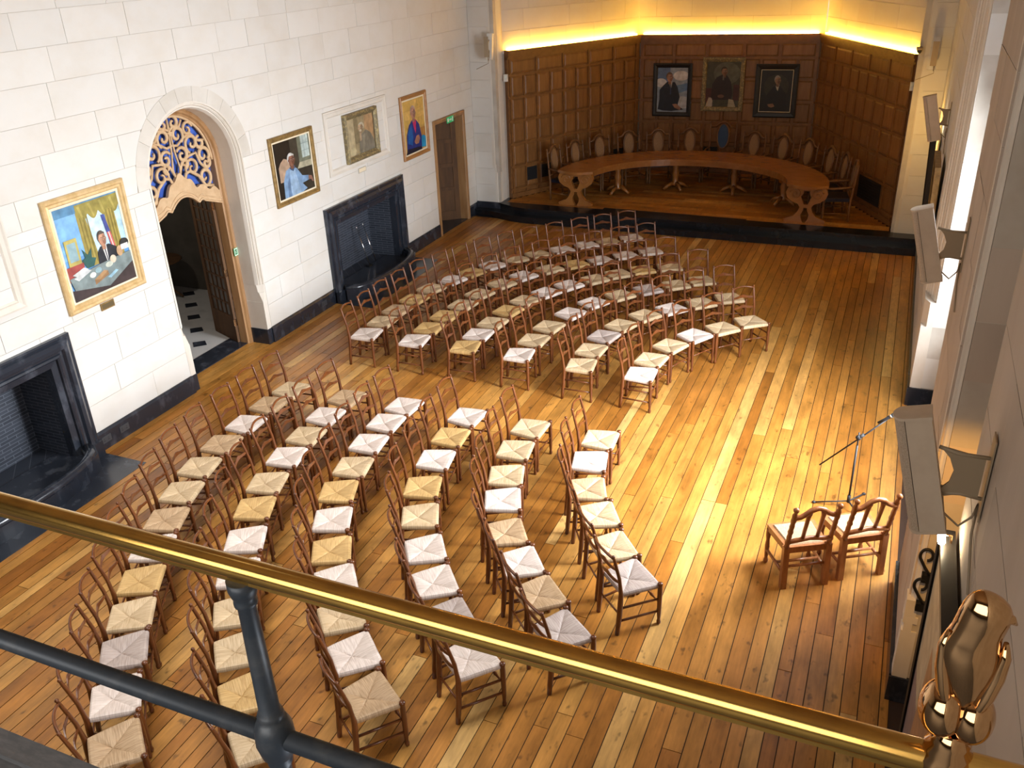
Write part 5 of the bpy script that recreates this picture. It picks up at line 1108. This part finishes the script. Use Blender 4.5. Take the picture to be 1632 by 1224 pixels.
# the two speakers' chairs -----------------------------------------------------
def speaker_chair():
    t = thing('arched_back_chair', '-', 'chair')
    # local +x is the front
    m = MB()
    m.prism([(-0.19, -0.20), (0.20, -0.235), (0.20, 0.235), (-0.19, 0.20)], 0.385, 0.452)
    fr_ = m.build('seat_frame', CHAIRW2, t)
    m = MB(); n = 9
    for (s0, z_) in ((1.0, 0.4525), (0.94, 0.464), (0.02, 0.440)):
        m.v += [(-0.165*s0+0.005, -0.165*s0, z_), (0.165*s0+0.005, -0.195*s0, z_), (0.165*s0+0.005, 0.195*s0, z_), (-0.165*s0+0.005, 0.165*s0, z_)]
    for k in range(2):
        for i in range(4): m.face((k*4+i, k*4+(i+1) % 4, k*4+4+(i+1) % 4, k*4+4+i), False)
    m.face((3, 2, 1, 0)); m.build('rush_seat', mat('rush_brown', (0.36, 0.235, 0.13), 0.6, noise=((60, 60, 60), 3, (0.26, 0.16, 0.08), 0.4, 0.65), bump=0.2), t)
    px = lambda z: -0.19 if z < 0.45 else -0.19 - 0.22*(z-0.45)
    for sy in (1, -1):
        m = MB(); m.hexa([(-0.235, sy*0.205-0.028, 0), (-0.175, sy*0.205-0.028, 0), (-0.185, sy*0.205+0.028, 0), (-0.235, sy*0.205+0.028, 0), (-0.215, sy*0.205-0.028, 0.47), (-0.155, sy*0.205-0.028, 0.47), (-0.165, sy*0.205+0.028, 0.47), (-0.215, sy*0.205+0.028, 0.47)])
        zs = [0.46, 0.50, 0.53, 0.56, 0.60, 0.64, 0.67, 0.70, 0.74, 0.78, 0.82, 0.85, 0.88, 0.90, 0.915, 0.93, 0.95, 0.965, 0.975]
        rr = [0.028, 0.023, 0.029, 0.021, 0.025, 0.021, 0.028, 0.021, 0.025, 0.021, 0.028, 0.024, 0.027, 0.020, 0.015, 0.024, 0.029, 0.021, 0.004]
        m.tube([(px(z), sy*0.205, z) for z in zs], rr, 10); m.build('back_post', CHAIRW2, t)
        m = MB(); zs = [0, 0.02, 0.045, 0.06, 0.10, 0.2, 0.28, 0.34, 0.39, 0.41]; rr = [0.014, 0.026, 0.024, 0.016, 0.02, 0.024, 0.018, 0.026, 0.024, 0.024]
        m.tube([(0.185, sy*0.218, z) for z in zs], rr, 10); m.build('front_leg', CHAIRW2, t)
        m = MB(); m.tube([(-0.2, sy*0.205, 0.16), (0.185, sy*0.218, 0.16)], 0.019, 4); m.build('side_stretcher', CHAIRW2, t)
    m = MB(); m.tube([(-0.195, -0.2, 0.24), (-0.195, 0.2, 0.24)], 0.018, 4); m.build('back_stretcher', CHAIRW2, t)
    m = MB(); m.tube([(-0.02, -0.21, 0.16), (-0.02, 0.21, 0.16)], 0.018, 4); m.build('middle_stretcher', CHAIRW2, t)
    pts = [(-0.20, 0.845), (-0.15, 0.85), (-0.11, 0.875), (-0.06, 0.925), (0, 0.945), (0.06, 0.925), (0.11, 0.875), (0.15, 0.85), (0.20, 0.845)]
    m = MB(); m.tube([(px(z), y, z) for y, z in pts], 0.025, 8); m.build('arched_rail', CHAIRW2, t)
    m = MB(); m.tube([(px(0.56), y, 0.55+0.012*math.cos(y*16)) for y in (-0.2, -0.1, 0, 0.1, 0.2)], 0.023, 8); m.build('lower_rail', CHAIRW2, t)
    for sy in (1, -1):
        m = MB()
        m.tube([(px(z), y, z) for y, z in ((sy*0.07, 0.56), (sy*0.07, 0.70), (sy*0.07, 0.84), (sy*0.065, 0.90))], [0.019, 0.019, 0.021, 0.026], 6); m.build('back_slat', CHAIRW2, t)
    index_kids(t); return t
sc0 = speaker_chair()
F1 = Vector((-0.43, 7.04)); F2 = Vector((-0.10, 7.24))
def put(o, rear_l, rear_r, lb_):
    mid = (rear_l+rear_r)/2; d = (rear_r-rear_l).normalized(); f = Vector((-d.y, d.x))
    o.location = (mid.x+f.x*0.21, mid.y+f.y*0.21, 0.001); o.rotation_euler = (0, 0, math.atan2(f.y, f.x)); o['label'] = lb_; o['group'] = 'arched-back chairs facing the rows'
put(sc0, Vector((-0.43, 7.05)), Vector((-0.08, 7.25)), 'arched-back wooden chair with rush seat, left one of the pair on the right')
o = copy_tree(sc0); put(o, Vector((0.055, 7.37)), Vector((0.40, 7.585)), 'arched-back wooden chair with rush seat, nearer the right wall of the pair')

# microphone stand
t = thing('microphone_stand', 'black boom microphone stand with a tripod base behind the two right chairs', 'microphone stand', (0.03, 8.63, 0))
m = MB(); m.tube([(0, 0, 0.10), (0, 0, 0.78)], 0.011, 8); m.tube([(0, 0, 0.07), (0, 0, 0.16)], 0.018, 8); m.build('pole', BLKPL, t)
m = MB(); m.tube([(0, 0, 0.74), (0, 0, 0.93)], 0.008, 8); m.build('upper_pole', BLKPL, t)
m = MB(); m.tube([(-0.34, 0.0, 0.47), (0.06, 0, 0.92), (0.24, 0, 1.13)], 0.0085, 8); m.build('boom', BLKPL, t)
m = MB(); m.ell((0.0, 0, 0.87), 0.03, 0.025, 0.03, 10, 6); m.tube([(-0.01, 0, 0.86), (0.05, 0, 0.915)], 0.018, 8); m.build('clutch', BLKPL, t)
m = MB(); m.tube([(0.16, 0.0, 1.075), (0.22, 0, 1.125), (0.29, 0, 1.19), (0.305, 0, 1.205)], [0.013, 0.015, 0.021, 0.016], 10); mic = m.build('microphone', BLKPL, t)
m = MB(); m.tube([(0.265, 0, 1.166), (0.275, 0, 1.175)], 0.0222, 10); m.build('microphone_ring', CHROME, mic)
for k in range(3):
    a = R(185 + k*120); m = MB(); m.tube([(0.01*math.cos(a), 0.01*math.sin(a), 0.085), (0.34*math.cos(a), 0.34*math.sin(a), 0.014)], 0.009, 6); m.build('leg', BLKPL, t)
    m = MB(); m.ell((0.345*math.cos(a), 0.345*math.sin(a), 0.014), 0.022, 0.02, 0.014, 8, 6); m.build('rubber_foot', BLKPL, t)

# ================================================================ GALLERY FRONT
RY, RZ = 0.975, 4.60
m = MB(); m.box(-8.76, RW, -3.2, 0.93, 3.45, 3.83); gal = structure(m.build('floor', GRAPH))
m = MB(); m.box(-8.76, RW-0.01, 0.84, 0.955, 3.80, 3.845); m.box(-8.76, RW-0.01, 0.895, 0.955, 3.845, 3.862); structure(m.build('trim_14', GRAPH))
t = thing('gallery_railing', 'brass-topped grey gallery railing crossing the foreground', 'railing', (-0.995, RY, 3.85))
ox, oy, oz = -0.995, RY, 3.85
m = MB(); m.tube([(x, 0, RZ-oz) for x in (-7.6, -4.0, -1.0, 0.2, 1.165, 1.53)], 0.0215, 24)
m.box(-7.6, 1.53, -0.012, 0.012, RZ-oz-0.026, RZ-oz-0.012)
m.build('brass_handrail', BRASS, t)
m = MB(); m.tube([(-7.6, 0, 0.325), (1.53, 0, 0.325)], 0.0205, 18); m.build('middle_rail', STEEL, t)
m = MB(); m.lathe((0, 0, -0.01), [(0.05, 0), (0.05, 0.015), (0.03, 0.03), (0.022, 0.12), (0.020, 0.25), (0.026, 0.265), (0.022, 0.275), (0.034, 0.29), (0.041, 0.325), (0.039, 0.36), (0.030, 0.382), (0.024, 0.386), (0.0275, 0.394), (0.0255, 0.402), (0.0215, 0.406), (0.0195, 0.55), (0.0175, 0.672), (0.022, 0.678), (0.0225, 0.686), (0.019, 0.692), (0.024, 0.70), (0.028, 0.715), (0.028, 0.735)], 20)
m.build('post', STEEL, t)
m = MB(); m.lathe((1.165, 0, -0.01), [(0.05, 0), (0.05, 0.015), (0.03, 0.03), (0.022, 0.12), (0.0215, 0.6), (0.03, 0.73)], 16); m.build('post', STEEL, t)
for x in (-2.4, -4.7, -7.0):
    m = MB(); m.lathe((x, 0, -0.01), [(0.05, 0), (0.05, 0.015), (0.03, 0.03), (0.022, 0.12), (0.020, 0.26), (0.034, 0.29), (0.041, 0.325), (0.039, 0.36), (0.024, 0.386), (0.0215, 0.406), (0.0175, 0.672), (0.024, 0.70), (0.028, 0.735)], 14); m.build('post', STEEL, t)
# brass bird finial on a ball, at the right end of the rail
t = thing('brass_finial', 'polished brass bird finial on the right end of the brass handrail', 'finial', (0.172, RY, RZ))
m = MB(); m.lathe((0, 0, -0.02), [(0.030, 0), (0.034, 0.012), (0.034, 0.03), (0.028, 0.038), (0.030, 0.046), (0.024, 0.056), (0.026, 0.064), (0.020, 0.072), (0.018, 0.08)], 24); m.build('collar', BRASSF, t)
m = MB(); m.ell((-0.018, 0, 0.092), 0.029, 0.034, 0.041, 28, 18); m.build('ball', BRASSF, t)
m = MB(); m.ell((0.017, 0, 0.090), 0.027, 0.033, 0.039, 28, 18); m.build('ball', BRASSF, t)
bd = MB()
zs = [0.075, 0.09, 0.10, 0.112, 0.125, 0.145, 0.165, 0.187, 0.20, 0.212, 0.226, 0.24, 0.252, 0.262, 0.271, 0.278, 0.283, 0.285]; rx = [0.012, 0.015, 0.0175, 0.020, 0.023, 0.0275, 0.0315, 0.034, 0.033, 0.030, 0.0275, 0.0275, 0.0275, 0.026, 0.0225, 0.017, 0.010, 0.001]
b0 = len(bd.v); nn = 28
for i, z in enumerate(zs):
    for j in range(nn):
        a = 2*math.pi*j/nn; r_ = rx[i]*(1 + 0.05*math.cos(2*a))
        bd.v.append((r_*math.cos(a)*1.0 + 0.004*math.sin(i*0.6), r_*math.sin(a)*0.85, z))
for i in range(len(zs)-1):
    for j in range(nn): bd.face((b0+i*nn+j, b0+i*nn+(j+1) % nn, b0+(i+1)*nn+(j+1) % nn, b0+(i+1)*nn+j), True)
bd.face([b0+j for j in range(nn)][::-1]); bd.face([b0+(len(zs)-1)*nn+j for j in range(nn)])
bd.build('bird_body', BRASSF, t)
m = MB(); m.tube([(0.021, -0.004, 0.258), (0.031, -0.004, 0.256), (0.037, -0.004, 0.250)], [0.010, 0.006, 0.0015], 8); m.build('beak', BRASSF, t)
for s in (1, -1):
    m = MB(); m.tube([(s*0.031, -0.006, 0.222), (s*0.034, -0.007, 0.20), (s*0.031, -0.010, 0.17), (s*0.025, -0.014, 0.14), (s*0.017, -0.016, 0.11), (s*0.010, -0.012, 0.085)], [0.003, 0.007, 0.009, 0.009, 0.006, 0.002], 12); m.build('wing', BRASSF, t)
